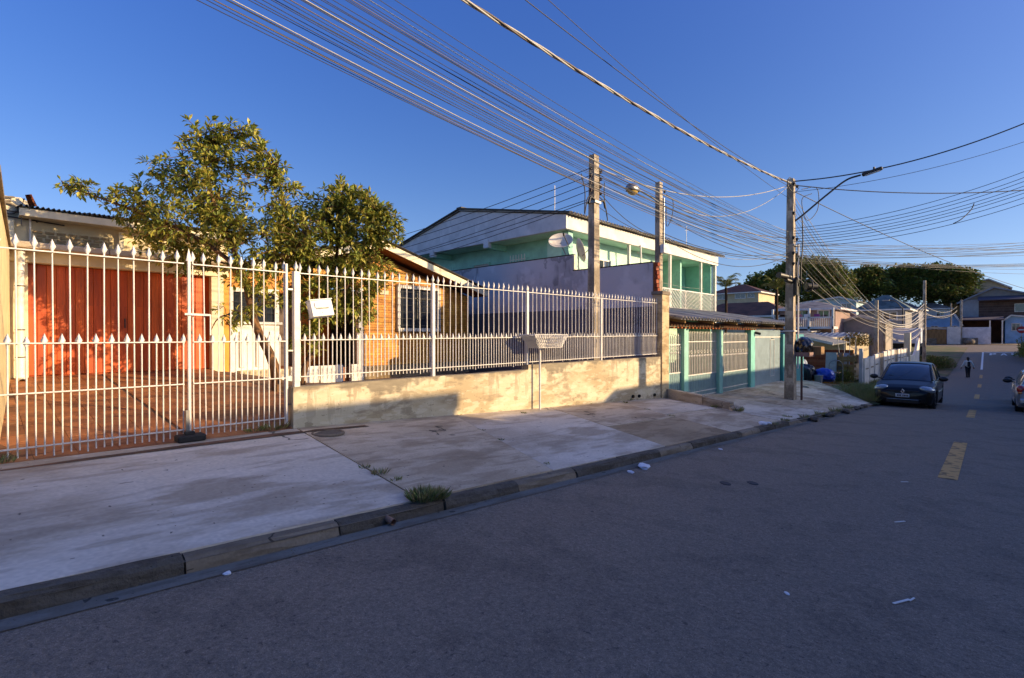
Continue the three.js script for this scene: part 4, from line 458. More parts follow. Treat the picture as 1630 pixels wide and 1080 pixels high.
  for (const [y, e, sg] of [[4.2, 6.2, .8], [3.6, 5.6, .9], [3.4, 5.4, .5]]) cable('cable hanging from the far pole towards the white walled corner', sagPts(V(62, y, 5.1), V(112.5, e, 5), sg), .02, mWirePale, 'cables beyond the far pole');
  T('cable_end', tube([V(20.6, 5.35, .55), V(20.6, 5.2, .6), V(20.3, 4.85, .85), V(20.2, 4.75, 1.0)], .014, 14, 5), mWireDark, V(20.6, 5.35, .55), 'frayed cable end dangling right of the large street pole', 'cable');
}

// ------------------------------------------------------------------ vegetation
const leafM = (c, c2, tr = .25) => P({ color: hx(c), vertexColors: true, roughness: .5, transmission: tr, thickness: 0, side: THREE.DoubleSide, specularIntensity: .6 });
const mLeaf = leafM(0xffffff), mGrass = P({ color: 0xffffff, vertexColors: true, roughness: .8, transmission: .15, thickness: 0, side: THREE.DoubleSide });
class Leaves { // leaf-sized folded faces collected into one geometry
  constructor() { this.p = []; this.c = []; }
  add(o, dir, up, L, W, c) { const d = dir.clone().normalize(), sd = new THREE.Vector3().crossVectors(d, up); if (sd.lengthSq() < 1e-4) sd.set(1, 0, 0); sd.normalize(); const n = new THREE.Vector3().crossVectors(sd, d); const m = o.clone().addScaledVector(d, L * .55), t = o.clone().addScaledVector(d, L).addScaledVector(n, -L * .1), l = m.clone().addScaledVector(sd, W / 2).addScaledVector(n, W * .22), r = m.clone().addScaledVector(sd, -W / 2).addScaledVector(n, W * .22); for (const tri of [[o, l, m], [l, t, m], [o, m, r], [m, t, r]]) for (const q of tri) { this.p.push(q.x, q.y, q.z); this.c.push(c[0], c[1], c[2]); } }
  geo() { const g = new THREE.BufferGeometry(); g.setAttribute('position', new THREE.Float32BufferAttribute(this.p, 3)); g.setAttribute('color', new THREE.Float32BufferAttribute(this.c, 3)); g.computeVertexNormals(); g.setAttribute('uv', new THREE.Float32BufferAttribute(new Float32Array(this.p.length / 3 * 2), 2)); return g; }
}
const RIGHT = new THREE.Vector3(.691, 0, .7228), DEEP = new THREE.Vector3(.7228, 0, -.691), UP = new THREE.Vector3(0, 1, 0);
function gardenTree(name, label, base, limbs, lobes, seed, twigs, perTwig, pal) { // lobes: [across, up, deep, rx, ry, rz, weight] in metres from the base
  const rr = rng(seed), o = thing(name, label, 'tree', base), loc = (x, y, z) => base.clone().addScaledVector(RIGHT, x).addScaledVector(UP, y).addScaledVector(DEEP, z);
  const limbPts = [], wood = []; limbs.forEach(([pts, r0, r1]) => { const w = pts.map(q => loc(...q)), cv = new THREE.CatmullRomCurve3(w), n = 14; for (let i = 0; i < n; i++) wood.push(cyl(cv.getPoint(i / n), cv.getPoint((i + 1.15) / n > 1 ? 1 : (i + 1.15) / n), lerp(r0, r1, i / n), lerp(r0, r1, (i + 1) / n), 7)); for (let i = 3; i <= 20; i++) limbPts.push(cv.getPoint(i / 20)); });
  const L = new Leaves(), tw = []; const tot = lobes.reduce((a, b) => a + b[6], 0);
  for (let t = 0; t < twigs; t++) {
    let k = rr() * tot, i = 0; while (k > lobes[i][6]) k -= lobes[i++][6]; const b = lobes[i]; let x, y, z, n2; do { x = rr() * 2 - 1; y = rr() * 2 - 1; z = rr() * 2 - 1; n2 = x * x + y * y + z * z; } while (n2 > 1 || (n2 < .2 && rr() < .6));
    const tip = loc(b[0] + x * b[3], b[1] + y * b[4], b[2] + z * b[5]); let best = limbPts[0], bd = 1e9; for (const q of limbPts) { const d = q.distanceToSquared(tip) + .25 * rr() * .3; if (d < bd && q.y < tip.y + .25) { bd = d; best = q; } }
    const from = best.clone().lerp(tip, Math.max(0, 1 - .75 / Math.sqrt(bd + .001)) * .8); const mid = from.clone().lerp(tip, .5).add(new THREE.Vector3((rr() - .5) * .12, .04 + .08 * rr(), (rr() - .5) * .12)); const cv = new THREE.CatmullRomCurve3([best.clone().lerp(from, .3), from, mid, tip]);
    tw.push(uvM(new THREE.TubeGeometry(cv, 7, .006, 4))); const dir = tip.clone().sub(mid).normalize().add(new THREE.Vector3(0, .35, 0)).normalize();
    for (let j = 0; j < perTwig; j++) { const u = j < perTwig * .45 ? 1 : .45 + .55 * rr(), q = cv.getPoint(u), sp = new THREE.Vector3(rr() - .5, rr() - .5, rr() - .5).normalize(); const d = dir.clone().multiplyScalar(u > .98 ? .75 : .35).add(sp.multiplyScalar(.85)); const v = rr(), c = pal[Math.floor(rr() * pal.length)].map(a => a * (.75 + .5 * v)); L.add(q.add(sp.multiplyScalar(.02)), d, new THREE.Vector3(rr() - .5, 1, rr() - .5), .10 + .06 * rr(), .042 + .022 * rr(), c); }
  }
  M('trunk', wood, mBark, o); M('twigs', tw, mBark, o).userData.kind = 'stuff'; M('crown', L.geo(), mLeaf, o).userData.kind = 'stuff'; return o;
}
const palA = [[.30, .32, .05], [.22, .26, .04], [.42, .39, .07], [.16, .20, .035], [.50, .43, .09]];
const palB = [[.22, .25, .04], [.15, .19, .03], [.30, .29, .05], [.11, .145, .026]];
gardenTree('garden_tree', 'tall leafy tree leaning left before the red garage door', V(3.78, yardY(3.78, 9.6) - .02, 9.6),
  [[[[0, -.1, 0], [-.08, .5, .05], [-.42, 1.2, .05], [-.55, 1.9, 0], [-.7, 2.5, -.1], [-1.1, 3.4, -.1], [-1.35, 4.5, 0]], .1, .02], [[[-.5, 1.7, 0], [-.3, 2.2, .2], [-.1, 2.8, .3], [.0, 3.4, .3], [-.05, 4.0, .2]], .05, .012], [[[-.6, 2.2, 0], [-1.2, 2.7, -.2], [-2.0, 3.1, -.3], [-2.9, 3.45, -.3], [-3.65, 3.7, -.3]], .045, .008], [[[-.75, 2.7, 0], [-1.5, 3.3, .3], [-1.9, 4.0, .4], [-2.0, 4.6, .4]], .04, .01], [[[-.5, 1.8, 0], [-.9, 2.3, .4], [-1.5, 2.5, .6], [-2.0, 2.6, .7]], .03, .01], [[[-.3, 2.3, .1], [.35, 2.55, -.1], [.6, 2.9, -.1]], .03, .01], [[[-.55, 1.5, 0], [-.9, 1.35, -.3], [-1.0, 1.1, -.4]], .02, .006]],
  [[.5, 2.85, .1, .5, .5, .45, 1.6], [-.75, 4.7, .05, .42, .3, .4, 1.4], [-.2, 4.15, .1, .35, .4, .35, 1.2], [-2.4, 2.85, .1, .55, .3, .4, 1.2], [.15, 3.1, .1, .45, .45, .45, 1.5], [-1.25, 3.75, 0, .85, .75, .75, 5], [-1.55, 3.0, 0, 1.0, .55, .8, 4.5], [-.35, 2.85, .05, .85, .6, .7, 4.5], [-1.3, 4.65, .05, .5, .4, .45, 1.7], [-.55, 4.35, .1, .5, .35, .45, 1.5], [-2.1, 4.0, .2, .55, .4, .45, 1.3], [-2.55, 3.4, -.25, .6, .3, .35, 1.3], [-3.4, 3.66, -.3, .32, .13, .2, .5], [-1.95, 2.5, .5, .55, .3, .4, 1.3], [-.4, 2.15, .1, .65, .35, .5, 1.4], [.0, 3.7, .2, .35, .45, .35, 1], [-.2, 1.6, 0, .4, .4, .4, .8], [-.75, 1.35, -.2, .3, .2, .25, .3]], 1201, 660, 16, palA);
gardenTree('garden_tree', 'dense rounded tree behind the letter box and fence', V(4.35, yardY(4.35, 9.9) - .02, 9.9),
  [[[[0, -.1, 0], [.06, .4, 0], [.25, .8, .05], [.35, 1.5, .1], [.6, 2.3, .1], [.8, 3.5, .1]], .08, .02], [[[.25, .8, 0], [-.1, 1.3, .1], [-.1, 2.0, .1], [.1, 2.6, .1]], .05, .012], [[[.4, 1.5, .1], [.9, 2.0, 0], [1.3, 2.8, 0], [1.5, 3.4, 0]], .04, .01], [[[.35, 1.4, .1], [.9, 1.6, .2], [1.3, 1.8, .3]], .03, .01]],
  [[.8, 3.3, .1, .8, .55, .65, 4], [1.3, 3.3, 0, .55, .55, .5, 2.6], [.6, 2.5, .1, 1.0, .6, .7, 4.5], [1.3, 2.3, .15, .65, .45, .5, 2], [-.15, 2.75, .1, .5, .45, .45, 1.8], [.3, 1.7, .05, .7, .5, .5, 3], [.95, 1.6, .2, .45, .4, .35, 1.3], [.85, 3.85, .1, .5, .3, .4, 1.3], [.1, .95, 0, .35, .4, .3, 1], [1.72, 3.15, 0, .3, .35, .3, .8], [.2, 3.5, .1, .35, .35, .35, .8]], 1302, 700, 16, palA);
function tuftGeo(list, seed, pal) { const rr = rng(seed), L = new Leaves(); for (const [s, p, r, h, n, yb] of list) for (let i = 0; i < n; i++) { const a = rr() * 6.28, d = Math.sqrt(rr()) * r, q = V(s + Math.cos(a) * d, 0, p + Math.sin(a) * d * .7); q.y = (yb ?? yp(q.x, -q.z)) - .01; const lean = .35 + .6 * rr(), dir = new THREE.Vector3(Math.cos(a) * lean, 1, -Math.sin(a) * lean); const c = pal[Math.floor(rr() * pal.length)].map(x => x * (.7 + .6 * rr())); L.add(q, dir, new THREE.Vector3(rr() - .5, .3, rr() - .5), h * (.5 + .8 * rr()), .006 + .005 * rr(), c); } return L.geo(); }
const palG = [[.18, .21, .05], [.26, .25, .08], [.34, .29, .13], [.13, .16, .04]];
T('grass_tuft', tuftGeo([[2.62, 3.55, .13, .10, 700], [2.74, 3.52, .1, .08, 300]], 61, palG), mGrass, V(2.62, yp(2.62, 3.56), 3.56), 'large tuft of grass growing at the kerb joint in the foreground', 'grass', null, 'stuff');
T('pavement_weeds', tuftGeo([[2.68, 4.35, .07, .07, 70], [2.7, 4.1, .05, .05, 40], [2.66, 4.6, .05, .05, 40], [2.85, 3.6, .06, .06, 40], [4.9, 4.9, .05, .03, 40], [5.1, 5.5, .06, .03, 40], [4.5, 3.75, .04, .03, 30], [6.9, 6.3, .06, .04, 50], [9.9, 4.9, .1, .03, 60], [10.2, 5.6, .1, .03, 60], [10.6, 6.4, .09, .05, 60], [12.65, 4.55, .12, .14, 160], [12.6, 5.1, .08, .08, 70], [12.3, 3.4, .1, .08, 60], [13.6, 3.35, .12, .1, 90], [14.9, 3.3, .14, .12, 100], [16.5, 3.3, .16, .14, 120], [18.2, 3.3, .15, .14, 120], [11.4, 3.35, .1, .06, 60], [13.2, 3.6, .14, .05, 80], [.1, 6.68, .12, .1, 80], [2.6, 6.72, .16, .12, 160], [2.35, 6.72, .1, .08, 60], [11.1, 6.6, .07, .07, 30], [8.6, 6.62, .1, .03, 50], [9.4, 6.6, .08, .03, 40], [5.6, 6.6, .06, .03, 30]], 62, palG), mGrass, V(8, -.1, 5), 'small weeds sprouting from the pavement joints and kerb', 'weeds', null, 'stuff');
{ const list = [], rr = rng(63); for (let i = 0; i < 330; i++) { const s = 22.6 + 14 * rr(), e = lerp(3.3, 7.4, clamp((s - 22.3) / 8.2, 0, 1)), p = lerp(3.25, Math.min(5.3, e), rr()); list.push([s, p, .25, .22 + .1 * rr(), 30, ry(s) + .1 + .14 * (p - 3.2)]); } struct('far_verge', ribbon(60.01, 97.4, s => 3.12, s => 14, (s, p) => ry(s) + .05 + .04 * (p - 3.2), 6), mEarth); struct('verge', ribbon(22.2, 60, s => 3.1, s => Math.max(3.12, Math.min(5.6, lerp(3.3, 7.6, (s - 22.2) / 8.4))), (s, p) => ry(s) + .08 + .14 * (p - 3.2), 3), mEarth); T('verge_grass', tuftGeo(list, 64, palG), mGrass, V(28, -1.4, 4.2), 'rough green grass on the verge left of the black car', 'grass', null, 'stuff'); }
{ const rr = rng(65), L = new Leaves(), pal = [[.16, .11, .06], [.1, .075, .05], [.22, .17, .09], [.07, .06, .05]]; for (let i = 0; i < 620; i++) { const g = rr() < .6, s = -1 + 20 * Math.pow(rr(), .8), p = g ? kp(s) - .02 - .22 * rr() * rr() : kp(s) + .15 + 3 * rr() * rr(), y = g ? ry(s) + .011 : yp(s, p) + .012, a = rr() * 6.28, l = .012 + .03 * rr() * rr(); L.add(V(s, y, p), new THREE.Vector3(Math.cos(a), .12, Math.sin(a)), UP, l, l * .5, pal[Math.floor(rr() * 4)]); } T('gutter_debris', L.geo(), mGrass, V(5, -.1, 3.4), 'dry leaf bits and grit scattered along gutter and pavement', 'debris', null, 'stuff'); }
function bush(label, c, rx, ryy, rz, n, L0, seed, pal, cat = 'bush') { const rr = rng(seed), L = new Leaves(); for (let i = 0; i < n; i++) { let x, y, z; do { x = rr() * 2 - 1; y = rr(); z = rr() * 2 - 1; } while (x * x + y * y + z * z > 1); const b = .7 + .5 * vn(x * 3 + 9, z * 3 + y * 2 + 9, 256); const q = new THREE.Vector3(c.x + x * rx * b, c.y + y * ryy * b, c.z + z * rz * b); L.add(q, new THREE.Vector3(x + rr() - .5, .5 + rr(), z + rr() - .5), new THREE.Vector3(rr() - .5, 1, rr() - .5), L0 * (.6 + .8 * rr()), L0 * .4, pal[Math.floor(rr() * pal.length)].map(k => k * (.7 + .6 * rr()))); } return T('bush', L.geo(), mLeaf, c, label, cat); }
bush('low green bush at the foot of the far wooden pole', V(66, ry(66) + .05, 4.6), 4.5, 1.1, 1.5, 3600, .22, 71, palG); bush('green bush at the right edge beside the stop line', V(80, ry(80) + .1, -3.1), 7, 2.2, 1.9, 4200, .24, 72, palB); bush('yellow green weeds growing at the old wooden gate', V(31.2, -1.05, 5.75), .7, .6, .5, 700, .12, 73, [[.26, .25, .05], [.2, .2, .05], [.3, .24, .06]]);
function bigTree(label, s, p, y0, lobes, n, seed, pal) { const rr = rng(seed), o = thing('broad_tree', label, 'tree', V(s, y0, p)), L = new Leaves(), wood = [cyl(V(s, y0 - .5, p), V(s + .3, y0 + 4, p), .7, .5, 10)]; const tot = lobes.reduce((a, b) => a + b[6], 0);
  for (const b of lobes) wood.push(tube([V(s + .3, y0 + 3.5, p), V(lerp(s, b[0], .5), lerp(y0 + 4, b[1], .6), lerp(p, b[2], .4)), V(b[0], b[1] - b[4] * .3, b[2])], .22, 10, 6));
  const clumps = []; for (const b of lobes) { const k = Math.round(90 * b[6]); for (let i = 0; i < k; i++) { let x, y, z, d; do { x = rr() * 2 - 1; y = rr() * 2 - 1; z = rr() * 2 - 1; d = x * x + y * y + z * z; } while (d > 1 || d < .25); if (y < -.2 && rr() < .6) y = -y; clumps.push([b[0] + x * b[3], b[1] + y * b[4], b[2] + z * b[5], 1.0 + .8 * rr(), .7 + .6 * rr()]); } }
  for (let i = 0; i < n; i++) { const c = clumps[Math.floor(rr() * clumps.length)], a = rr() * 6.28, u = rr() * 2 - 1, q = Math.cbrt(rr()), sn = Math.sqrt(1 - u * u); const dx = Math.cos(a) * sn, dz = Math.sin(a) * sn; L.add(V(c[0] + dx * q * c[3] * 1.3, c[1] + u * q * c[3] * .6, c[2] + dz * q * c[3] * 1.3), new THREE.Vector3(dx, .4 + u * .5, dz), new THREE.Vector3(rr() - .5, 1, rr() - .5), c[3] * .3 + .35 * rr(), .3 + .2 * rr(), pal[Math.floor(rr() * pal.length)].map(k => k * c[4] * (.75 + .5 * rr()))); }
  M('trunk', wood, mBark, o); M('crown', L.geo(), mLeaf, o).userData.kind = 'stuff'; }
const palF = [[.11, .15, .04], [.16, .19, .045], [.08, .12, .035], [.25, .25, .06]];
bigTree('broad spreading tree directly behind the large street pole', 112, 27, 3.2, [[112, 13.2, 27, 5, 2.8, 6, 3], [111, 11.5, 33, 4, 2.6, 5, 2.4], [112, 9.6, 37.5, 4, 2, 3, 1.4], [111, 11, 22.6, 4, 2.8, 3.2, 2], [109, 8.6, 27, 4, 2.2, 6, 2.2], [109, 8, 21.5, 3, 1.6, 2.5, 1]], 26000, 81, [[.15, .19, .045], [.22, .24, .05], [.10, .14, .036], [.36, .32, .08]]);
bigTree('smaller dark tree between the two broad trees on the hill', 122, 18.6, 4, [[122, 12.4, 18.6, 3, 2, 2.6, 1.4], [121, 10, 18, 3.5, 2.6, 3, 1.8]], 12000, 82, palF);
bigTree('wide flat topped dark tree behind the far pole', 126, 9.5, 4, [[126, 12.6, 13.5, 4, 1.9, 3.2, 2], [127, 12.4, 9, 4, 1.9, 3.4, 2], [126, 11.4, 5.2, 3.6, 1.8, 2.4, 1.5], [125, 9.8, 12, 4, 2.2, 4, 2], [125, 9, 7, 4, 1.8, 3, 1.5]], 24000, 83, palF);
function palm(label, s, p, y0, h, seed, n = 13) { const rr = rng(seed), o = thing('palm_tree', label, 'palm', V(s, y0, p)); M('trunk', tube([V(s, y0 - .5, p), V(s + .05, y0 + h * .5, p), V(s, y0 + h, p)], .1, 12, 8), S({ color: hx(0xa3987f), map: rep(barkT, .5, .2), roughness: .95 }), o); const L = new Leaves(), rib = []; for (let i = 0; i < n; i++) { const a = i * 2.4 + rr() * .4, rise = .7 + 1.7 * rr(), len = .8 + .55 * rr(), c = V(s, y0 + h, p), dx = new THREE.Vector3(Math.cos(a), 0, Math.sin(a)); const pt = t => c.clone().addScaledVector(dx, len * t).add(new THREE.Vector3(0, rise * len * (t - .75 * t * t) * 1.2, 0)); rib.push(tube([pt(0), pt(.35), pt(.7), pt(1)], .015, 8, 4)); for (let k = 2; k < 26; k++) { const t = k / 26; for (const sd of [-1, 1]) L.add(pt(t), new THREE.Vector3(-dx.z * sd, .1, dx.x * sd).addScaledVector(dx, .8), UP, .42 * (1 - t * .55), .07, [[.26, .27, .06], [.18, .2, .05], [.36, .31, .08]][Math.floor(rr() * 3)].map(q => q * (.7 + .6 * rr()))); } } M('fronds', L.geo(), mLeaf, o); M('ribs', rib, S({ color: hx(0x8a8a3c), roughness: .8 }), o); }
palm('small palm right of the teal house balcony', 40, 15.3, 1.6, 3.5, 91, 18); palm('small palm just left of the large street pole', 42, 12.25, 1.0, 3.9, 92, 18);

// ------------------------------------------------------------------ cars
function loft(st, f) { const rows = st.map(f), n = rows[0].length, pos = [], idx = []; rows.forEach(r => r.forEach(q => pos.push(q[0], q[1], q[2]))); for (let i = 0; i < rows.length - 1; i++) for (let j = 0; j < n - 1; j++) { const a = i * n + j; idx.push(a, a + 1, a + n + 1, a, a + n + 1, a + n); } for (const i of [0, rows.length - 1]) for (let j = 1; j < n - 2; j++) idx.push(i * n, i * n + j, i * n + j + 1); const g = new THREE.BufferGeometry(); g.setAttribute('position', new THREE.Float32BufferAttribute(pos, 3)); g.setIndex(idx); g.computeVertexNormals(); return g; }
function car(label, pos, turn, paint, d, detail) { // local x forward, y up, z to the car's right
  const o = thing('parked_car', label, 'car', pos); o.rotation.y = turn; org.set(o, new THREE.Vector3()); const B = (x, y, z) => new THREE.Vector3(x, y, z);
  const tb = (T0, x) => table(T0, x); const wx = [d.wb / 2 + d.off, -d.wb / 2 + d.off], wr = d.wr; const xs = []; for (let x = d.top[0][0]; x <= d.top[d.top.length - 1][0] + 1e-6; x += .045) xs.push(x);
  const arch = x => { let y = 0; for (const w of wx) { const q = wr + .07, dx = x - w; if (Math.abs(dx) < q) y = Math.max(y, wr + Math.sqrt(q * q - dx * dx)); } return y; };
  const sec = x => { const w = tb(d.wid, x), yt = tb(d.top, x), yb = tb(d.bot, x), ya = Math.max(yb, Math.min(arch(x), yt - .15)), half = [[0, yb], [w * .66, yb], [w * .66, ya], [w * .95, ya], [w * .985, lerp(ya, yt, .12)], [w, lerp(ya, yt, .4)], [w * .985, lerp(ya, yt, .62)], [w * .955, lerp(ya, yt, .84)], [w * .9, yt - .025], [w * .78, yt], [w * .4, yt + .025], [0, yt + .03]]; return [...half.map(q => [x, q[1], -q[0]]), ...half.slice(0, -1).reverse().map(q => [x, q[1], q[0]])]; };
  M('body', uvM(loft(xs, sec)), paint, o);
  const gx = d.roof.map(q => q[0]), gsec = x => { const yt = tb(d.roof, x), yb = tb(d.top, x) - .03, wb = tb(d.wid, x) * .88, wt = tb(d.rw, x), half = [[wb, yb], [lerp(wb, wt, .9), yt - .07], [wt - .06, yt - .015], [wt * .5, yt + .015], [0, yt + .02]]; return [...half.map(q => [x, q[1], -q[0]]), ...half.slice(0, -1).reverse().map(q => [x, q[1], q[0]])]; };
  M('windows', uvM(loft(gx, gsec)), mGlass, o);
  const rx = [], [ra, rb] = d.rp; for (let i = 0; i <= 8; i++) rx.push(lerp(ra, rb, i / 8)); M('roof', uvM(loft(rx, x => { const yt = tb(d.roof, x) + .008, wt = tb(d.rw, x) + .006, half = [[wt + .012, yt - .075], [wt - .05, yt - .012], [wt * .5, yt + .02], [0, yt + .025]]; return [...half.map(q => [x, q[1], -q[0]]), ...half.slice(0, -1).reverse().map(q => [x, q[1], q[0]])]; })), paint, o);
  for (const sd of [-1, 1]) { const pl = (x, t) => { const yt = tb(d.roof, x), yb = tb(d.top, x), wb = tb(d.wid, x) * .89, wt = tb(d.rw, x) + .01; return B(x, lerp(yb - .02, yt - .05, t), sd * lerp(wb, wt, t)); }; const fr = []; for (let i = 0; i <= 6; i++) { const x = lerp(d.ap[0], d.ap[1], i / 6); fr.push(B(x, tb(d.roof, x) - .02, sd * (tb(d.rw, x) + .0))); } M('pillar', tube(fr, .035, 14, 6), paint, o); for (const x of d.pillars) M('pillar', bar(pl(x, 0), pl(x - .06, 1), .07, .03), paint, o);
    const mir = M('mirror', [uvM(new THREE.SphereGeometry(1, 12, 8).scale(.08, .09, .14).translate(d.mx, d.my, sd * (tb(d.wid, d.mx) + .13))), bar(B(d.mx, d.my - .05, sd * tb(d.wid, d.mx) * .9), B(d.mx, d.my - .03, sd * (tb(d.wid, d.mx) + .1)), .04)], S({ color: hx(0x16171a), roughness: .35 }), o); M('handle', uvM(new RoundedBoxGeometry(.18, .03, .03, 2, .012).translate(d.off - .35, tb(d.top, -.3) - .16, sd * (tb(d.wid, -.3) + .005))), S({ color: hx(0x808488), roughness: .2, metalness: .8 }), o); }
  for (const w of wx) for (const sd of [-1, 1]) { const z = sd * (tb(d.wid, w) - .12), wh = M('wheel', uvM(new THREE.LatheGeometry([[wr * .62, -.1], [wr * .93, -.1], [wr, -.07], [wr, .07], [wr * .93, .1], [wr * .62, .1]].map(q => new THREE.Vector2(...q)), 24).rotateX(Math.PI / 2).translate(w, wr, z)), S({ color: hx(0x17171a), roughness: .85 }), o); M('rim', [uvM(new THREE.CylinderGeometry(wr * .63, wr * .63, .12, 20).rotateX(Math.PI / 2).translate(w, wr, z)), ...[0, 1, 2, 3, 4].map(k => { const a = k * 1.2566; return bar(B(w, wr, z + sd * .07), B(w + Math.cos(a) * wr * .58, wr + Math.sin(a) * wr * .58, z + sd * .07), .05, .03); })], S({ color: hx(0x9b9da0), roughness: .35, metalness: .7 }), wh); }
  detail(o, B, tb); return o;
}
const mBlackPaint = P({ color: hx(0x08090c), roughness: .35, metalness: 0, clearcoat: .4, clearcoatRoughness: .06, specularIntensity: .3 }), mSilver = P({ color: hx(0xa9adb2), roughness: .35, metalness: .6, clearcoat: 1, clearcoatRoughness: .06 });
const mLens = P({ color: hx(0x8b959c), roughness: .08, metalness: .3, clearcoat: 1 }), mChrome = S({ color: hx(0xd8d9db), roughness: .12, metalness: 1 }), mBlackPlastic = S({ color: hx(0x0e0e10), roughness: .6 });
car('black family car parked at the left kerb facing the camera', V(24.8, ry(24.8), 2.46), Math.PI, mBlackPaint, { wb: 2.69, off: .06, wr: .31, top: [[-2.13, .86], [-2.05, 1.0], [-1.8, 1.03], [.9, 1.03], [1.3, .97], [1.75, .86], [1.98, .76], [2.08, .66], [2.13, .55]], wid: [[-2.13, .74], [-2.0, .84], [-1.6, .9], [1.2, .9], [1.7, .865], [1.95, .78], [2.07, .68], [2.13, .58]], bot: [[-2.13, .4], [-2.0, .26], [-1.7, .2], [1.7, .2], [2.0, .22], [2.13, .3]], roof: [[-2.1, 1.0], [-1.98, 1.3], [-1.75, 1.5], [-1.2, 1.58], [-.4, 1.61], [.1, 1.57], [.45, 1.45], [.8, 1.25], [1.15, 1.03]], rw: [[-2.1, .66], [-1.7, .62], [0, .62], [.5, .66], [1.15, .76]], rp: [-1.75, .12], ap: [.12, 1.12], pillars: [-.35, -1.35], mx: .78, my: 1.08 },
  (o, B) => { for (const sd of [-1, 1]) { M('headlight', [uvM(new THREE.SphereGeometry(1, 18, 12).scale(.27, .12, .225).rotateY(sd * .55).rotateX(sd * .22).translate(1.79, .74, sd * .66))], mLens, o); M('fog_light', uvM(new THREE.SphereGeometry(1, 12, 8).scale(.04, .045, .1).translate(2.02, .4, sd * .58)), mLens, o); M('grille_slot', uvM(new RoundedBoxGeometry(.04, .1, .4, 2, .02).rotateY(-sd * .12).translate(2.08, .66, sd * .27)), mBlackPlastic, o); }
    M('lower_intake', [uvM(new RoundedBoxGeometry(.05, .14, .95, 2, .03).translate(2.1, .32, 0)), uvM(new RoundedBoxGeometry(.04, .03, 1.05, 2, .012).translate(2.12, .405, 0))], mBlackPlastic, o); M('bumper_strip', uvM(new RoundedBoxGeometry(.015, .012, .9, 2, .005).translate(2.145, .39, 0)), mChrome, o);
    const pl = M('number_plate', uvM(new RoundedBoxGeometry(.014, .12, .4, 2, .006).translate(2.15, .53, 0)), S({ color: hx(0xb9bcc0), roughness: .5 }), o); for (let i = 0; i < 7; i++) M('plate_mark', bx(2.158, 2.1595, .495, .56, -.15 + i * .043 + (i > 2 ? .025 : 0), -.122 + i * .043 + (i > 2 ? .025 : 0)), mBlackPlastic, pl);
    const sh = new THREE.Shape([[0, .085], [.062, 0], [0, -.085], [-.062, 0]].map(q => new THREE.Vector2(...q))); sh.holes.push(new THREE.Path([[0, .04], [-.028, 0], [0, -.04], [.028, 0]].map(q => new THREE.Vector2(...q)))); M('badge', uvM(new THREE.ExtrudeGeometry(sh, { depth: .012, bevelEnabled: true, bevelSize: .006, bevelThickness: .006, bevelSegments: 2 }).rotateY(Math.PI / 2).translate(2.115, .665, 0)), mChrome, o);
    M('bonnet_seam', [tube([B(1.15, 1.05, -.74), B(1.6, .95, -.72), B(1.95, .83, -.55)], .006, 10, 4), tube([B(1.15, 1.05, .74), B(1.6, .95, .72), B(1.95, .83, .55)], .006, 10, 4)], mBlackPlastic, o); M('wiper', [bar(B(1.1, 1.06, -.55), B(.95, 1.17, .0), .012), bar(B(1.1, 1.06, .05), B(.95, 1.17, .55), .012)], mBlackPlastic, o); M('door_trim', [tube([B(-1.2, .62, -.915), B(0, .62, -.918), B(.8, .62, -.912)], .012, 10, 4), tube([B(-1.2, .62, .915), B(0, .62, .918), B(.8, .62, .912)], .012, 10, 4)], mChrome, o); });
car('silver car at the right edge seen from behind with red tail light', V(26.6, ry(26.6), -1.22), .02, mSilver, { wb: 2.44, off: .02, wr: .29, top: [[-1.95, .86], [-1.85, .97], [-1.6, .99], [.7, .95], [1.2, .88], [1.7, .76], [1.9, .6]], wid: [[-1.95, .7], [-1.8, .79], [-1.4, .83], [1.2, .83], [1.7, .76], [1.9, .6]], bot: [[-1.95, .38], [-1.8, .26], [1.6, .2], [1.9, .3]], roof: [[-1.9, .98], [-1.7, 1.16], [-1.4, 1.36], [-.9, 1.42], [-.2, 1.42], [.2, 1.33], [.95, .94]], rw: [[-1.9, .62], [-1.4, .56], [.2, .57], [.95, .7]], rp: [-1.4, .0], ap: [.0, .9], pillars: [-.3, -1.3], mx: .55, my: 1.02 },
  (o, B) => { for (const sd of [-1, 1]) { const t = M('tail_light', uvM(new THREE.SphereGeometry(1, 14, 10).scale(.1, .16, .12).rotateX(sd * .25).translate(-1.84, .86, sd * .68)), P({ color: hx(0xa01c1a), roughness: .15, clearcoat: 1 }), o); M('indicator', uvM(new THREE.SphereGeometry(1, 10, 8).scale(.08, .05, .1).translate(-1.88, .76, sd * .68)), P({ color: hx(0xc9792c), roughness: .15, clearcoat: 1 }), t); } M('bumper', uvM(new RoundedBoxGeometry(.16, .2, 1.46, 3, .06).translate(-1.92, .48, 0)), mSilver, o); M('bumper_gap', uvM(new THREE.BoxGeometry(.02, .02, 1.3).translate(-1.99, .42, 0)), mBlackPlastic, o); M('number_plate', uvM(new THREE.BoxGeometry(.012, .12, .4).translate(-1.975, .7, 0)), S({ color: hx(0xb9bcc0), roughness: .5 }), o); });
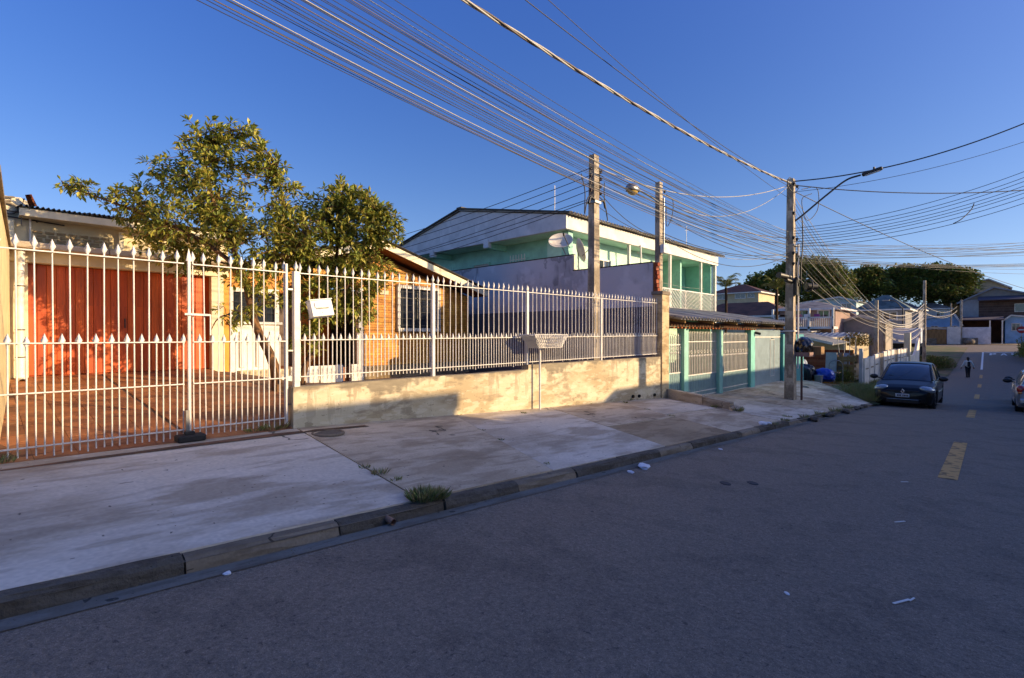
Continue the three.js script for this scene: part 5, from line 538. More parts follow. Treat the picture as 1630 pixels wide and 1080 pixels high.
car('second silver car parked ahead of the silver car at the right edge', V(31.4, ry(31.4), -1.3), .02, mSilver, { wb: 2.44, off: .02, wr: .29, top: [[-1.95, .86], [-1.85, .97], [-1.6, .99], [.7, .95], [1.2, .88], [1.7, .76], [1.9, .6]], wid: [[-1.95, .7], [-1.8, .79], [-1.4, .83], [1.2, .83], [1.7, .76], [1.9, .6]], bot: [[-1.95, .38], [-1.8, .26], [1.6, .2], [1.9, .3]], roof: [[-1.9, .98], [-1.7, 1.2], [-1.4, 1.42], [-.9, 1.5], [-.2, 1.48], [.2, 1.36], [.95, .94]], rw: [[-1.9, .62], [-1.4, .58], [.2, .57], [.95, .7]], rp: [-1.4, .0], ap: [.0, .9], pillars: [-.3, -1.3], mx: .55, my: 1.02 }, () => { });
{ // white box truck beyond the walls
  const o = thing('box_truck', 'white box truck standing beyond the tan wall', 'truck', V(67, -1.1, 8)); M('cargo_box', rbx(66, 72, .55, 2.1, 5.75, 9.2, .06), S({ color: hx(0xc9d2de), roughness: .4 }), o); M('tail_strip', rbx(65.95, 66, .6, 2.08, 5.7, 5.9, .02), mWhitePaint, o); M('tail_light', bx(65.9, 65.95, .95, 1.25, 5.72, 5.86), S({ color: hx(0xb0302a), roughness: .3 }), o); M('chassis', bx(66.1, 71.9, .2, .54, 6, 9), mBlackPlastic, o); for (const p of [5.95, 8.8]) for (const s of [67.2, 70.6]) M('wheel', cyl(V(s, -.25, p - .15), V(s, -.25, p + .15), .45, .45, 18), S({ color: hx(0x151517), roughness: .9 }), o); M('lot', bx(65, 73, -1.6, -.7, 5.4, 9.6), mEarth, o); }

// ------------------------------------------------------------------ person walking on the road
{
  const s0 = 56.5, p0 = 1.82, y0 = ry(s0), o = thing('person', 'person in pale jacket and dark trousers walking on the road', 'person', V(s0, y0, p0)); org.set(o, new THREE.Vector3()); o.rotation.y = .3; o.scale.setScalar(.95);
  const B = (x, y, z) => new THREE.Vector3(x, y, z), seg = (q, a, b, ra, rb) => { const ab = b.clone().sub(a), t = clamp(q.clone().sub(a).dot(ab) / ab.lengthSq(), 0, 1); return q.distanceTo(a.clone().addScaledVector(ab, t)) - lerp(ra, rb, t); }, smin = (a, b, k) => { const h = Math.max(k - Math.abs(a - b), 0) / k; return Math.min(a, b) - h * h * k / 4; };
  const field = (bones, k, res, c, half) => { const mc = new MarchingCubes(res, new THREE.MeshBasicMaterial(), false, false, 60000); mc.isolation = 0; const q = B(0, 0, 0); for (let z = 0; z < res; z++) for (let y = 0; y < res; y++) for (let x = 0; x < res; x++) { q.set((x - res / 2) / (res / 2) * half + c.x, (y - res / 2) / (res / 2) * half + c.y, (z - res / 2) / (res / 2) * half + c.z); let d = 9; for (const b of bones) d = smin(d, seg(q, b[0], b[1], b[2], b[3]), k); mc.field[x + y * res + z * res * res] = -d; } mc.update(); const n = mc.count, g = new THREE.BufferGeometry(); const ps = mc.positionArray.slice(0, n * 3); for (let i = 0; i < n * 3; i += 3) { ps[i] = ps[i] * half + c.x; ps[i + 1] = ps[i + 1] * half + c.y; ps[i + 2] = ps[i + 2] * half + c.z; } g.setAttribute('position', new THREE.BufferAttribute(new Float32Array(ps), 3)); g.computeVertexNormals(); return uvM(g); };
  const skin = S({ color: hx(0x8d6449), roughness: .6 });
  // body: head, neck, torso, arms with hands, legs and feet as one surface (x forward away from the camera, z to the right)
  const fing = sd => [0, 1, 2, 3].map(i => [B(.06, .83 - .01 * i, sd * (.40 + .018 * i)), B(.1, .75 + .01 * Math.abs(i - 1), sd * (.40 + .02 * i)), .011, .009]).concat([[B(.08, .85, sd * .38), B(.13, .81, sd * .35), .012, .01]]);
  const body = [[B(0, 1.56, 0), B(.02, 1.66, 0), .085, .095], [B(.08, 1.6, 0), B(.11, 1.59, 0), .02, .012], [B(0, 1.42, 0), B(0, 1.54, 0), .055, .055], [B(0, 1.0, 0), B(0, 1.36, 0), .14, .15], ...[-1, 1].flatMap(sd => [[B(0, 1.38, sd * .17), B(-.03, 1.12, sd * .31), .05, .042], [B(-.03, 1.12, sd * .31), B(.05, .9, sd * .4), .04, .03], [B(.05, .9, sd * .4), B(.07, .82, sd * .42), .032, .03], ...fing(sd), [B(0, .92, sd * .09), B(sd * .08, .5, sd * .1), .085, .06], [B(sd * .08, .5, sd * .1), B(sd * .1 - .04, .08, sd * .1), .055, .04], [B(sd * .1 - .06, .045, sd * .1), B(sd * .1 + .13, .035, sd * .11), .04, .035]])];
  M('body', field(body, .04, 90, B(0, .88, 0), .95), skin, o);
  M('jacket', field([[B(0, 1.02, 0), B(0, 1.34, 0), .175, .18], ...[-1, 1].flatMap(sd => [[B(0, 1.36, sd * .12), B(0, 1.38, sd * .19), .085, .08], [B(0, 1.38, sd * .19), B(-.03, 1.12, sd * .32), .072, .062], [B(-.03, 1.12, sd * .32), B(.05, .92, sd * .405), .06, .048]])], .05, 70, B(0, 1.15, 0), .6), S({ color: hx(0xc3ccc8), roughness: .8 }), o, 'pale jacket');
  M('trousers', field([-1, 1].flatMap(sd => [[B(0, .96, sd * .06), B(0, .9, sd * .09), .13, .115], [B(0, .9, sd * .09), B(sd * .08, .5, sd * .1), .11, .08], [B(sd * .08, .5, sd * .1), B(sd * .1 - .04, .1, sd * .1), .078, .062]]), .04, 70, B(0, .55, 0), .6), S({ color: hx(0x15161c), roughness: .85 }), o, 'dark trousers'); M('hair', field([[B(-.03, 1.67, 0), B(.0, 1.7, 0), .1, .095], [B(-.06, 1.6, 0), B(-.09, 1.35, 0), .08, .07]], .04, 40, B(-.03, 1.55, 0), .4), S({ color: hx(0x120e0c), roughness: .7 }), o); M('rucksack', [uvM(new RoundedBoxGeometry(.16, .46, .2, 3, .06).translate(-.24, 1.17, 0))], S({ color: hx(0x17181d), roughness: .8 }), o); M('shoe', [-1, 1].map(sd => uvM(new RoundedBoxGeometry(.27, .09, .1, 3, .04).translate(sd * .1 + .03, .045, sd * .1))), S({ color: hx(0x1d1d1f), roughness: .7 }), o);
  org.set(o, V(s0, y0, p0));
}
// ------------------------------------------------------------------ litter, bin, junk
{
  const mPaper = S({ color: hx(0xd9dbe0), roughness: .6, side: THREE.DoubleSide }), scrap = (s, p, y, r, seed, label) => { const rr = rng(seed), g = new THREE.IcosahedronGeometry(r, 1).scale(1.3, .35, .8), q = g.attributes.position; for (let i = 0; i < q.count; i++) { const n = vn(q.getX(i) * 40 + seed, q.getZ(i) * 40 + q.getY(i) * 30, 256) + .4; q.setXYZ(i, q.getX(i) * n, q.getY(i) * n, q.getZ(i) * n); } g.computeVertexNormals(); g.rotateY(rr() * 6); T('litter', uvM(g.translate(s, y + r * .25, -p)), mPaper, V(s, y, p), label, 'litter'); };
  scrap(5.72, 3.2, ry(5.72), .09, 1, 'crumpled silvery wrapper in the gutter mid kerb'); scrap(5.35, 3.17, ry(5.35), .045, 2, 'small white scrap left of the silvery wrapper in the gutter'); scrap(7.9, 3.1, ry(7.9), .03, 3, 'tiny white scrap at the kerb below the sandy slab'); scrap(11.1, 3.45, yp(11.1, 3.45), .12, 4, 'flattened white paper lying on the far kerb stones'); scrap(1.0, 3.3, ry(1), .025, 5, 'small white chip against the kerb face in the foreground'); scrap(-.25, 3.15, ry(-.25), .035, 6, 'white scrap in the gutter at the lower left'); scrap(3.3, .9, ry(3.3), .018, 8, 'pale leaf on the asphalt in the lower middle');
  T('gutter_pipe', tube([V(2.2, ry(2.2) + .045, 3.5), V(2.2, ry(2.2) + .035, 3.37)], .024, 4, 14), S({ color: hx(0x8a6a55), roughness: .8 }), V(2.2, ry(2.2), 3.4), 'short clay drain pipe end poking from the near kerb', 'pipe');
  // bin post with black sack
  const s = 18.85, p = 4.72, y = yp(s, p), o = thing('bin_stand', 'rusty post with a raised litter tray beside the street pole', 'bin', V(s, y, p)); M('post', cyl(V(s, y - .2, p), V(s, .72, p), .035), S({ color: hx(0x6a4a40), roughness: .85 }), o); M('tray', [bx(s - .3, s + .5, .7, .73, p - .3, p + .25), bx(s - .3, s + .5, .73, .84, p - .3, p - .28), bx(s - .3, s - .28, .73, .84, p - .3, p + .25), bx(s + .48, s + .5, .73, .84, p - .3, p + .25)], S({ color: hx(0x8b6f66), roughness: .8 }), o);
  const blob = (c, rx, ryy, rz, seed) => { const g = new THREE.IcosahedronGeometry(1, 4), q = g.attributes.position; for (let i = 0; i < q.count; i++) { const x = q.getX(i), yy = q.getY(i), z = q.getZ(i), n = .78 + .3 * vn(x * 2.2 + seed, yy * 2.2 + z * 1.7 + seed, 256) + .14 * vn(x * 7 + seed, yy * 7 - z * 6, 256); q.setXYZ(i, c.x + x * n * rx, c.y + yy * n * ryy, c.z + z * n * rz); } g.computeVertexNormals(); return uvM(g); };
  T('rubbish_sack', blob(V(s + .05, 1.0, p - .02), .34, .32, .3, 5), P({ color: hx(0x0d0d10), roughness: .22, clearcoat: .5 }), V(s, .73, p), 'shiny black rubbish sack on the litter tray', 'rubbish sack'); T('cardboard_box', rbx(s + .3, s + .75, .74, 1.02, p - .5, p - .1, .02).rotateY(0), mWood, V(s + .5, .74, p - .3), 'torn brown cardboard box beside the black sack', 'box');
  // junk on the empty plot
  const jy = -1.0; T('rubbish_sack', blob(V(29.6, jy + .38, 6.35), .48, .36, .42, 9), P({ color: hx(0x1f3fae), roughness: .35, clearcoat: .3 }), V(29.6, jy, 6.35), 'bright blue rubbish sack on the junk heap', 'rubbish sack'); T('rubbish_sack', blob(V(29.4, jy + .42, 7.2), .6, .5, .5, 13), P({ color: hx(0x18191d), roughness: .35 }), V(29.4, jy, 7.2), 'dark rubbish sack behind the blue one', 'rubbish sack'); T('rubbish_sack', blob(V(30.0, jy + .75, 7.6), .4, .42, .4, 17), S({ color: hx(0xa9b4bb), roughness: .5 }), V(30, jy, 7.6), 'pale sack leaning on the junk heap', 'rubbish sack'); T('bucket', uvM(new THREE.CylinderGeometry(.2, .16, .4, 18).translate(29.0, jy + .2, -6.5)), S({ color: hx(0x8d8a84), roughness: .6 }), V(29, jy, 6.5), 'grey bucket in front of the junk heap', 'bucket'); T('old_tyre', uvM(new THREE.TorusGeometry(.27, .1, 8, 22).rotateY(.5).translate(28.9, jy + .34, -6.95)), S({ color: hx(0x1c1c1d), roughness: .9 }), V(28.9, jy, 6.95), 'old tyre leaning at the junk heap', 'tyre');
  const ch = thing('broken_chair', 'broken metal chair frame on the junk heap', 'chair', V(30.3, jy, 6.0)); M('frame', [tube([V(30.1, jy, 6.2), V(30.15, jy + 1.0, 6.25), V(30.3, jy + 1.1, 6.0), V(30.5, jy + 1.0, 5.8), V(30.5, jy, 5.75)], .02, 30, 6), tube([V(29.8, jy, 6.0), V(29.85, jy + .5, 6.0), V(30.2, jy + .5, 6.2)], .02, 16, 6)], mSteel, ch); M('seat', bx(29.85, 30.4, jy + .48, jy + .52, 5.8, 6.2), mWood, ch);
  for (let i = 0; i < 3; i++) T('leaning_board', bx(-.04, .04, 0, 1.5, -.25, .25).rotateZ(-.15 - i * .05).rotateY(.3 * i).translate(31.0 + i * .2, jy, -(6.4 - i * .32)), i === 1 ? mConcDark : S({ color: hx(0xb8bab8), roughness: .8, map: rep(grimeT, .8) }), V(31 + i * .2, jy, 6.4 - i * .32), ['pale sheet leaning left of the old wooden gate', 'grey cement board leaning left of the old wooden gate', 'narrow board leaning against the old wooden gate'][i], 'board');
  const g = thing('wooden_gate', 'old wooden gate of rough planks at the junk plot', 'gate', V(31.6, -1.1, 5.9)); const gx = 31.3; for (let i = 0; i < 4; i++) M('upright', bar(V(gx, -1.15, 6.15 - i * .24), V(gx + .05 * i, .35 + .1 * (i % 2), 6.15 - i * .23), .07, .06), mWood, g); for (const [yy, t] of [[-.5, .03], [-.15, -.05], [.05, .06], [.18, .08]]) M('plank', bar(V(gx - .06, yy, 6.25), V(gx - .06, yy + t, 5.3), .05, .13), mWood, g); M('sheet', bx(gx + .05, gx + .08, -.9, -.2, 5.45, 6.1), S({ color: hx(0xd2b56b), roughness: .9, map: rep(woodT, .7) }), g);
  const wire = thing('wire_frame', 'tall leaning wire mesh frame above the old wooden gate', 'frame', V(31.9, .2, 5.9)); for (let i = 0; i < 4; i++) M('rod', cyl(V(31.8, -.2, 5.5 + i * .2), V(31.9, 1.3, 5.42 + i * .28), .014, .014, 6), mWirePale, wire); M('cross_rod', [cyl(V(31.84, .3, 5.45), V(31.84, .3, 6.15), .014), cyl(V(31.9, 1.3, 5.42), V(31.9, 1.3, 6.26), .014)], mWirePale, wire);
  T('white_post', rbx(32.0, 32.16, -1.2, .7, 5.15, 5.31, .01), mWhiteWall, V(32.1, -1.2, 5.2), 'upright white post right of the old wooden gate', 'post');
}
// ------------------------------------------------------------------ plots down the street
{
  const wf = thing('panel_fence', 'white concrete panel fence left of the black car', 'fence', V(38, -1.3, 5.2)); let i = 0; for (let s = 32.6; s < 49; s += 1.55, i++) { const yb = ry(s) + .2, yt = table([[32, .15], [36, .3], [40, .42], [50, .35]], s) - .03 * (i % 2); M('panel', rbx(s, s + 1.42, yb - .5, yt, 5.15 + .01 * (i % 3), 5.22, .01), i % 4 === 3 ? mConcDark : mWhiteWall, wf); M('post', rbx(s + 1.43, s + 1.54, yb - .5, yt + .06, 5.12, 5.25, .01), mWhiteWall, wf); M('vent_slot', bx(s + .3, s + 1.1, yt - .62, yt - .55, 5.138, 5.149), mConcDark, wf); }
  const tw = thing('tan_wall_shed', 'long low tan walled shed behind the white panel fence', 'shed', V(52, -1.6, 11)); M('side_wall', bx(38.2, 38.45, -2, 1.12, 8.5, 16), painted(hx(0xb7a88e), .85, 3), tw); M('front_wall', polyP([[38.2, -2.2], [66, -2.2], [66, 1.75], [38.2, 1.14]], 8.3, 8.49), painted(hx(0xbfb092), .85, 3), tw); M('roof', slabGeo(8, 2, (u, v) => V(lerp(38.1, 66.1, u), lerp(1.18, 1.8, u), lerp(8.25, 16.2, v)), .06), mFibre, tw); const ww = M('window', bx(46.2, 49.8, -.9, -.15, 8.24, 8.295), mDarkInside, tw); M('pane', bx(46.3, 49.7, -.85, -.2, 8.22, 8.238), mGlass, ww);
  const gw = thing('gate_wall', 'white gate wall with curved top at the end of the panel fence', 'wall', V(53, -1.8, 5.2)); M('wall', polyP([[49.2, -2.2], [58, -2.2], [58, 1.2], [57.2, .95], [55.8, .1], [54.6, -.25], [49.2, -.3]], 5.1, 5.28), mWhiteWall, gw); M('pillar', rbx(50.4, 51.0, -2, 1.6, 5.0, 5.4, .03), mCreamTrim, gw); M('gate_sheet', bx(47.6, 50.3, -2, .4, 5.4, 5.45), S({ color: hx(0x55565e), roughness: .6 }), gw);
  const lt = thing('brick_lean_to', 'red brick wall with pale sloping lean-to roof behind the junk', 'shed', V(34, -1, 8)); const bw = M('wall', bx(34.0, 34.15, -1.4, .57, 5.9, 10), mMortar, lt); for (let r = 0; r < 12; r++) for (let k = 0; k < 14; k++) { const p = 5.92 + k * .29 + (r % 2) * .14; if (p + .27 > 10) continue; M('brick', bx(33.97, 33.999, -1.2 + r * .147, -1.07 + r * .147, p, p + .275), mRawBrick[(r * 5 + k * 3) % 3], bw); }
  M('roof', slabGeo(4, 4, (u, v) => V(lerp(34.3, 39, u), lerp(.86, 1.5, v) + .1 * u, lerp(7.0, 9.4, v)), .05), S({ color: hx(0xb7bdc6), map: rep(fibreT, 3), roughness: .8 }), lt); M('roof_edge', bar(V(34.28, .9, 6.95), V(34.28, 1.52, 9.45), .06, .14), mWhiteWall, lt); M('back_wall', bx(38.0, 38.15, -1.4, 1.0, 7, 9.5), mCream, lt);
  const sr = thing('ribbed_roof_shed', 'shed roof of grey ribbed metal above the lean-to', 'shed', V(45, .5, 9)); M('wall', bx(44.2, 47.8, -1.5, 1.2, 8.6, 13.5), mCream, sr); M('roof', slabGeo(2, 60, (u, v) => { const p = lerp(7.8, 13.8, v); return V(lerp(43.8, 48, u), lerp(1.1, 1.6, u) + (Math.cos(p * 16) > .3 ? .05 : 0), p); }, .04), S({ color: hx(0x7d8691), roughness: .5, metalness: .3 }), sr); bush('yellowing shrub behind the tan wall', V(43.2, .6, 7.3), .9, 1.0, .9, 900, .16, 74, [[.28, .2, .04], [.2, .16, .03], [.12, .1, .03]]);
}
// generic houses with storeys, openings and roofs; facade faces the camera side (low s) and the street (low p)
function houseFar(label, o) {
  const h = thing('house', label, 'house', V(o.s, o.y0, (o.p0 + o.p1) / 2)); const d = o.depth || 8, wm = painted(hx(o.wall), .8, 4), rm = S({ color: hx(o.roof), map: rep(o.tile ? terracottaT : fibreT, 3), roughness: .85 }), tm = o.trim ? painted(hx(o.trim), .7, 3) : mWhiteWall;
  M('wall', o.gable ? polyS([[o.p0, o.y0], [o.p1, o.y0], [o.p1, o.y1], [o.gp, o.ya], [o.p0, o.y1]], o.s, o.s + d) : bx(o.s, o.s + d, o.y0, o.y1, o.p0, o.p1), wm, h); const e = o.eave ?? .5;
  if (o.gable) { const sl = (o.ya - o.y1), L = (pa, ya, pb, yb) => slabGeo(6, 4, (u, v) => V(lerp(o.s - e, o.s + d + e, u), lerp(ya, yb, v) + .13, lerp(pa, pb, v)), .12); const k0 = sl / (o.gp - o.p0), k1 = sl / (o.p1 - o.gp); M('roof', [L(o.p0 - e, o.y1 - k0 * e, o.gp, o.ya), L(o.p1 + e, o.y1 - k1 * e, o.gp, o.ya)], rm, h); M('barge_board', [bar(V(o.s - e - .02, o.y1 - k0 * e + .02, o.p0 - e), V(o.s - e - .02, o.ya + .02, o.gp), .05, .22), bar(V(o.s - e - .02, o.y1 - k1 * e + .02, o.p1 + e), V(o.s - e - .02, o.ya + .02, o.gp), .05, .22)], tm, h); }
  else if (o.hip) { const c = [o.s + d / 2, (o.p0 + o.p1) / 2], r = o.hip, hw = (o.p1 - o.p0) / 2 + e, hd = d / 2 + e, rl = Math.max(.3, hw - hd * .9), rv = [V(o.s - e, o.y1, o.p0 - e), V(o.s - e, o.y1, o.p1 + e), V(o.s + d + e, o.y1, o.p1 + e), V(o.s + d + e, o.y1, o.p0 - e), V(c[0], o.y1 + r, c[1] - rl), V(c[0], o.y1 + r, c[1] + rl)]; const ix = [0, 4, 5, 0, 5, 1, 1, 5, 2, 2, 5, 4, 2, 4, 3, 3, 4, 0, 0, 1, 2, 0, 2, 3]; let g = new THREE.BufferGeometry(); g.setAttribute('position', new THREE.Float32BufferAttribute(ix.flatMap(i => rv[i].toArray()), 3)); g.computeVertexNormals(); M('roof', uvM(g), rm, h); M('eave_board', bx(o.s - e, o.s + d + e, o.y1 - .16, o.y1 - .005, o.p0 - e, o.p1 + e), tm, h); }
  else { M('roof', slabGeo(6, 4, (u, v) => V(lerp(o.s - e, o.s + d + e, u), o.y1 + .15 + (o.tilt || 0) * u, lerp(o.p0 - e, o.p1 + e, v)), .14), rm, h); }
  for (const w of o.win || []) { const [p0, p1, y0, y1, kind] = w; const f = M(kind || 'window', [bx(o.s - .08, o.s - .002, y1, y1 + .1, p0 - .1, p1 + .1), bx(o.s - .1, o.s - .002, y0 - .1, y0, p0 - .12, p1 + .12), bx(o.s - .07, o.s - .002, y0, y1, p0 - .1, p0), bx(o.s - .07, o.s - .002, y0, y1, p1, p1 + .1)], tm, h); M('pane', bx(o.s - .03, o.s - .003, y0, y1, p0, p1), mGlass, f); M('mullion', bx(o.s - .05, o.s - .031, y0, y1, (p0 + p1) / 2 - .03, (p0 + p1) / 2 + .03), tm, f); }
  for (const w of o.side || []) { const [s0, s1, y0, y1, kind] = w, p = o.p0; const f = M(kind || 'window', [bx(s0 - .1, s1 + .1, y1, y1 + .1, p - .08, p - .002), bx(s0 - .12, s1 + .12, y0 - .1, y0, p - .1, p - .002), bx(s0 - .1, s0, y0, y1, p - .07, p - .002), bx(s1, s1 + .1, y0, y1, p - .07, p - .002)], tm, h); M('pane', bx(s0, s1, y0, y1, p - .03, p - .003), kind === 'door' ? mWood : mGlass, f); }
  return h;
}
houseFar('cream house with long brown hipped roof right of the teal house', { s: 52, p0: 14.2, p1: 24, y0: -1, y1: 3.3, depth: 6, wall: 0xcfc09a, roof: 0x8a5a4a, hip: 1.5, eave: .4, win: [[18.0, 18.9, 3.0 - .6, 3.0, ], [15.7, 16.6, 2.2, 2.95], [20.6, 21.5, 2.2, 2.9]] });
houseFar('cream upper house with dark red hipped roof on the hill', { s: 75, p0: 24.2, p1: 31, y0: 1, y1: 7.5, depth: 7, wall: 0xd4bf98, roof: 0x6d3a36, hip: 1.5, eave: .5, win: [[24.8, 25.6, 6.75, 7.3], [26.0, 27.3, 6.7, 7.3], [28.6, 29.8, 6.7, 7.3]] });
{ const h = houseFar('white two storey house with a railed balcony right of the street pole', { s: 51.6, p0: 10.3, p1: 14.8, y0: -1.5, y1: 3.8, depth: 6, wall: 0x9c8076, roof: 0xc7c2c6, hip: .75, eave: .5, trim: 0xd8d4d8, win: [[12.4, 13.4, 2.9, 3.6, 'door'], [10.8, 11.6, 3.0, 3.55]] }); M('balcony_floor', bx(50, 51.6, 1.95, 2.15, 10.1, 15), mWhiteWall, h); M('balcony_rail', bx(50, 50.08, 2.9, 3.0, 10.1, 15), mWhiteWall, h); for (let i = 0; i < 32; i++) M('baluster', bx(50.01, 50.06, 2.15, 2.9, 10.15 + i * .15, 10.2 + i * .15), mWhiteWall, h); for (const p of [10.1, 11.9, 13.4, 14.85]) M('column', rbx(50.0, 50.16, -1.5, 3.75, p, p + .16, .01), mWhiteWall, h); [[11.2, 0x6a2f6e], [12.0, 0xc5c7cf], [12.6, 0xb76a76], [13.1, 0xd6d8dc]].forEach(([p, c]) => M('hanging_cloth', bx(50.3, 50.33, 2.75, 3.25, p, p + .45), S({ color: hx(c), roughness: .9 }), h)); M('ground_opening', bx(51.5, 51.59, -.8, 1.6, 10.8, 13), mDarkInside, h); M('canopy', slabGeo(3, 2, (u, v) => V(lerp(47.6, 50.6, u), 1.72 + .1 * u, lerp(11.2, 15.2, v)), .08), mFibre, h); }
houseFar('pale blue house with low gable below the broad tree', { s: 80, p0: 13.6, p1: 20, y0: .5, y1: 5.9, depth: 8, wall: 0xb5cfd4, roof: 0xaab4c0, gable: 1, gp: 15.5, ya: 6.5, eave: .3, win: [[14.2, 15.2, 4.9, 5.6], [17, 18, 4.9, 5.6]] });
houseFar('low house with rusty red tiled roof beside the balcony house', { s: 58, p0: 9.6, p1: 12.4, y0: -1.5, y1: 2.7, depth: 5, wall: 0xa89c92, roof: 0xa05a40, tile: 1, hip: 1.0, eave: .4 });
houseFar('beige house with white edged gable behind the tan wall', { s: 55, p0: 7.4, p1: 10.6, y0: -1.5, y1: 2.55, depth: 6, wall: 0xb0a69a, roof: 0x8b857f, gable: 1, gp: 9.1, ya: 3.15, eave: .3, trim: 0xd8cdbc });
houseFar('house with teal grey hipped roof behind the slack cables', { s: 72, p0: 7.6, p1: 12, y0: -1, y1: 4.4, depth: 6, wall: 0x8e8b88, roof: 0x86a0a4, hip: 1.8, eave: .5, win: [[8.4, 9.6, 3.2, 4]] });
houseFar('house with dark slate roof under the wide flat tree', { s: 92, p0: 8.2, p1: 15, y0: 0, y1: 5.2, depth: 7, wall: 0x8d8d92, roof: 0x4c5468, hip: 1.7, eave: .5 });
{ const h = houseFar('bright blue bungalow behind the white corner wall', { s: 111, p0: 4.6, p1: 12.9, y0: 0, y1: 3.6, depth: 8, wall: 0x86b0dc, roof: 0x8a92a0, gable: 1, gp: 5.3, ya: 4.85, eave: .4, trim: 0xc8ccd2, win: [[7.4, 8.2, 1.9, 2.9], [5.0, 5.8, 1.9, 2.9]] }); }
{ const w = thing('corner_wall', 'white wall with wooden gate on the far side of the junction', 'wall', V(104.5, 0, 6)); M('wall', bx(106.2, 106.4, -.3, 2.75, 4.3, 5.9), mWhiteWall, w); M('lintel', bx(106.2, 106.4, 2.4, 2.72, 5.91, 8.8), mConcrete2, w); M('pillar', bx(106.2, 106.5, -.3, 2.72, 8.81, 9.2), mWhiteWall, w); const g = M('gate', bx(106.35, 106.4, 0, 2.35, 5.95, 8.8), mWood, w); for (let i = 0; i < 10; i++) M('plank', bx(106.3, 106.34, .05, 2.3, 5.97 + i * .28, 6.2 + i * .28), mWood, g); M('lower_wall', bx(106.15, 106.19, -.3, .9, 7.2, 8.8), mConcDark, w);
  const w2 = thing('street_wall', 'pale lilac street wall right of the white corner wall', 'wall', V(108, 0, 2.5)); M('wall', bx(107, 107.2, -.2, 2.65, .85, 4.25), mLilacWhite, w2); M('stone_base', bx(106.7, 106.95, -.2, 1.0, 2.3, 4.2), mConcDark, w2); T('rubble_heap', sph(V(106.4, .4, 3.2), 1, .6, .7), mConcDark, V(106.4, .1, 3.2), 'rubble heap before the lilac street wall', 'rubble');
  const c = thing('open_carport', 'dark open carport between the two blue houses', 'carport', V(112, 0, 2.5)); M('roof', slabGeo(2, 2, (u, v) => V(lerp(109, 116, u), lerp(3.9, 4.5, u), lerp(-.6, 4.6, v)), .15), S({ color: hx(0x3f3844), roughness: .9 }), c); M('back_wall', bx(116, 116.2, 0, 4, -.6, 4.6), S({ color: hx(0x6a4a38), map: rep(woodT, 2), roughness: .9 }), c); for (const p of [-.5, .9, 4.4]) M('post', bx(109.1, 109.3, 0, 3.9, p, p + .16), mWhiteWall, c); }
houseFar('bright blue gabled house at the right edge past the junction', { s: 112, p0: -6, p1: -.75, y0: 0, y1: 3.9, depth: 8, wall: 0x90b8e0, roof: 0xc2c6cc, gable: 1, gp: -1.4, ya: 4.5, eave: .4, trim: 0xd4d0c8, win: [[-2.35, -1.55, 2.2, 3.2], [-4.6, -3.6, 2.2, 3.2]] });
{ const h = houseFar('large brown boarded house with broad grey gable behind the blue houses', { s: 120, p0: -7, p1: 5, y0: 0, y1: 7.2, depth: 10, wall: 0x8b857f, roof: 0x7c7b80, gable: 1, gp: .6, ya: 9.6, eave: .4, trim: 0x8e9098 }); for (let i = 0; i < 9; i++) M('board', bx(119.9, 119.985, 4.0 + i * .42, 4.39 + i * .42, -7, 2.5), S({ color: hx(i % 2 ? 0x6d5650 : 0x775f58), map: rep(woodT, 2), roughness: .9 }), h); M('porch_roof', slabGeo(2, 2, (u, v) => V(lerp(117.6, 120, u), lerp(7.4, 8.1, u), lerp(-7, 2.6, v)), .12), S({ color: hx(0x4a4450), roughness: .9 }), h); M('window', bx(119.8, 119.895, 5.3, 6.7, -3.2, -1.9), mWhitePaint, h); M('pane', bx(119.77, 119.798, 5.4, 6.6, -3.1, -2.0), mGlass, h); M('pale_wall', bx(119.9, 119.985, 4.0, 7.6, 2.52, 4.95), painted(hx(0xa9a8ac), .8, 4), h); }
{ const h = houseFar('tall pale house with asymmetric dark roof and balcony on the hill', { s: 132, p0: -1.3, p1: 8, y0: 0, y1: 10.4, depth: 9, wall: 0xc3b9a0, roof: 0x3e4656, gable: 1, gp: 1.4, ya: 12.0, eave: .5, trim: 0xc9ccd2, win: [[4.1, 5.1, 9.3, 10.2], [6, 7.2, 9.0, 10.0]] }); M('balcony', bx(130.6, 132, 8.3, 9.1, 3.2, 8), mLilacWhite, h); M('lower_roof', bx(129.6, 132, 7.6, 7.8, 3, 8.6), mFibre, h); }
houseFar('small white house with grey roof above the ribbed metal shed', { s: 62, p0: 12.6, p1: 16.4, y0: -1, y1: 4.2, depth: 6, wall: 0xd9d6d0, roof: 0xa5a2a0, gable: 1, gp: 14.4, ya: 5.0, eave: .4, win: [[13.2, 14.0, 3.1, 3.9], [15, 15.8, 3.1, 3.9]] });
houseFar('pale cream house on the slope between light blue house and slate roof', { s: 86, p0: 15.6, p1: 19.5, y0: 0, y1: 5.6, depth: 6, wall: 0xd8ccb4, roof: 0xb0a8a2, hip: 1.0, eave: .4, win: [[16.2, 17.1, 4.3, 5.1]] });
houseFar('pale house with low hipped roof left of the tall pale house', { s: 118, p0: 6.2, p1: 11.5, y0: 0, y1: 6.2, depth: 7, wall: 0xcfc9c0, roof: 0x9b9690, hip: 1.2, eave: .4, win: [[7, 8, 4.8, 5.7], [9.4, 10.4, 4.8, 5.7]] });
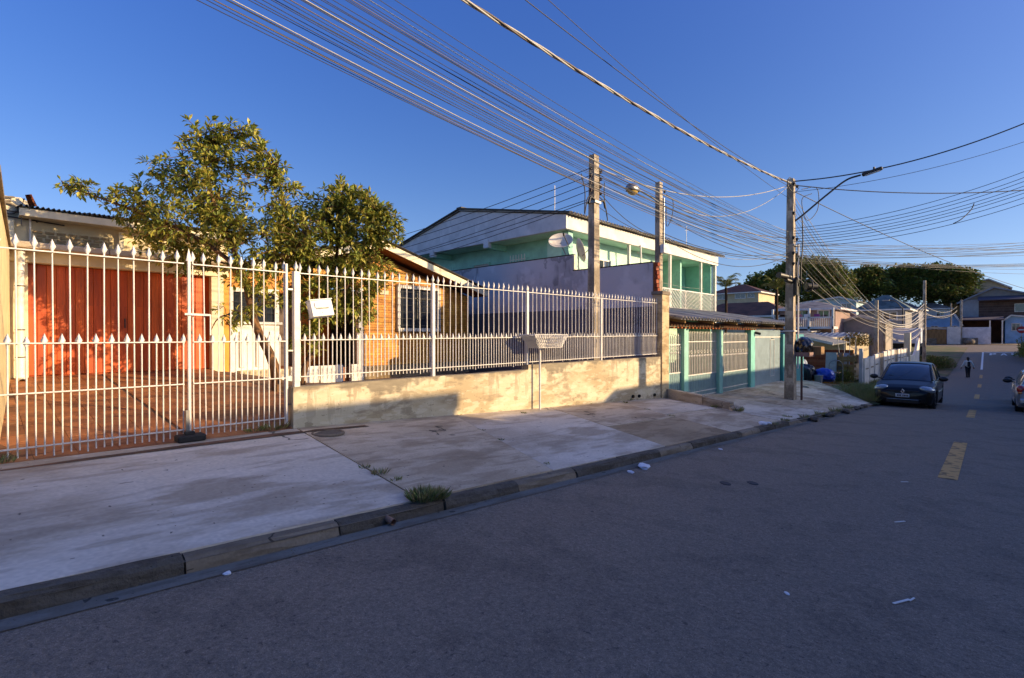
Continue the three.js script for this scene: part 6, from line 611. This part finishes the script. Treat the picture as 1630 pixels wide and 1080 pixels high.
// far poles, sign
{
  pole('utility_pole', 'dark far pole beyond the black car holding the slack cables', 62, 5.1, -1.3, 6.6, .34, .26, mPole); pole('utility_pole', 'thin grey pole with lit edge behind the panel fence', 44.2, 6.3, -1.5, 3.9, .3, .24, mPole); pole('utility_pole', 'lilac grey pole standing in the tan walled plot', 55.2, 7.3, -1.6, 2.75, .32, .28, mPole); pole('utility_pole', 'slim pole before the left blue bungalow', 107.0, 5.5, 0, 6.5, .3, .22, mPole); pole('utility_pole', 'slim pole right of the white corner wall', 106.8, 4.25, 0, 7.0, .32, .24, mPole);
  const o = thing('street_lamp', 'small arm street lamp behind the slack cables', 'street lamp', V(70, -1, 7.6)); M('post', cyl(V(70, -1.2, 7.6), V(70, 4.4, 7.6), .09, .07), mDarkMetal, o); M('arm', tube([V(70, 4.3, 7.6), V(69.6, 5.1, 8.2), V(69.4, 5.3, 8.8)], .05, 10, 6), mDarkMetal, o); M('head', rbx(69.2, 69.6, 5.2, 5.35, 8.7, 9.4, .05), mSteel, o);
  const s = thing('traffic_sign', 'round red no entry sign on a post at the right edge', 'sign', V(86, ry(86), -2.0)); M('post', cyl(V(86, ry(86) - .3, -2.0), V(86, 2.7, -2.0), .04), mSteel, s); M('disc', cyl(V(85.93, 2.05, -2.0), V(85.96, 2.05, -2.0), .42, .42, 28), S({ color: hx(0xa3201e), roughness: .5 }), s); M('white_bar', bx(85.9, 85.925, 1.98, 2.12, -2.28, -1.72), mWhitePaint, s);
}
// ------------------------------------------------------------------ the other side of the street (behind the camera's right): these houses shade the road
{
  const across = (label, s0, s1, top, wall, seed) => { const y0 = ry((s0 + s1) / 2) - 1.2, h = thing('house', label, 'house', V((s0 + s1) / 2, y0, -12)); M('wall', bx(s0, s1, y0, top - .28, -18, -8), painted(hx(wall), .8, 3), h); M('parapet', bx(s0 - .05, s1 + .05, top - .279, top, -18.05, -7.95), mWhiteWall, h); for (let k = 0; k < Math.max(1, Math.floor((s1 - s0) / 4)); k++) { const a = s0 + 1 + k * 4, f = M('window', [bx(a - .1, a + 1.5, 2.6, 2.7, -8, -7.92), bx(a - .1, a + 1.5, 1.4, 1.5, -8, -7.9)], mWhitePaint, h); M('pane', bx(a, a + 1.4, 1.5, 2.6, -8, -7.96), mGlass, f); const g = M('door', bx(a + 2, a + 2.9, y0 + 1, y0 + 3.1, -8, -7.95), mWood, h); M('handle', sph(V(a + 2.8, y0 + 2, -7.92), .04), mSteel, g); } };
  across('cream flat roofed house across the street behind the camera', -30, 14.66, 4.69, 0xd8c8a6, 1); across('low grey house across the street right of the cream one', 14.9, 19.4, 4.12, 0xc2c0bc, 2); across('long ochre house across the street beside the silver cars', 19.6, 44, 4.35, 0xc9a877, 3); across('pale house across the street at the bottom of the dip', 44.5, 70, 3.9, 0xd0ccc4, 4); across('white house across the street before the junction', 71, 94, 4.6, 0xd8d4cc, 5);
  pole('utility_pole', 'concrete pole across the street outside the view', 18.0, -3.4, ry(18), 7.2, .3, .22, mPole);
}
scene.traverse(m => { if (m.isMesh) { m.castShadow = true; m.receiveShadow = true; } });
renderer.render(scene, camera);
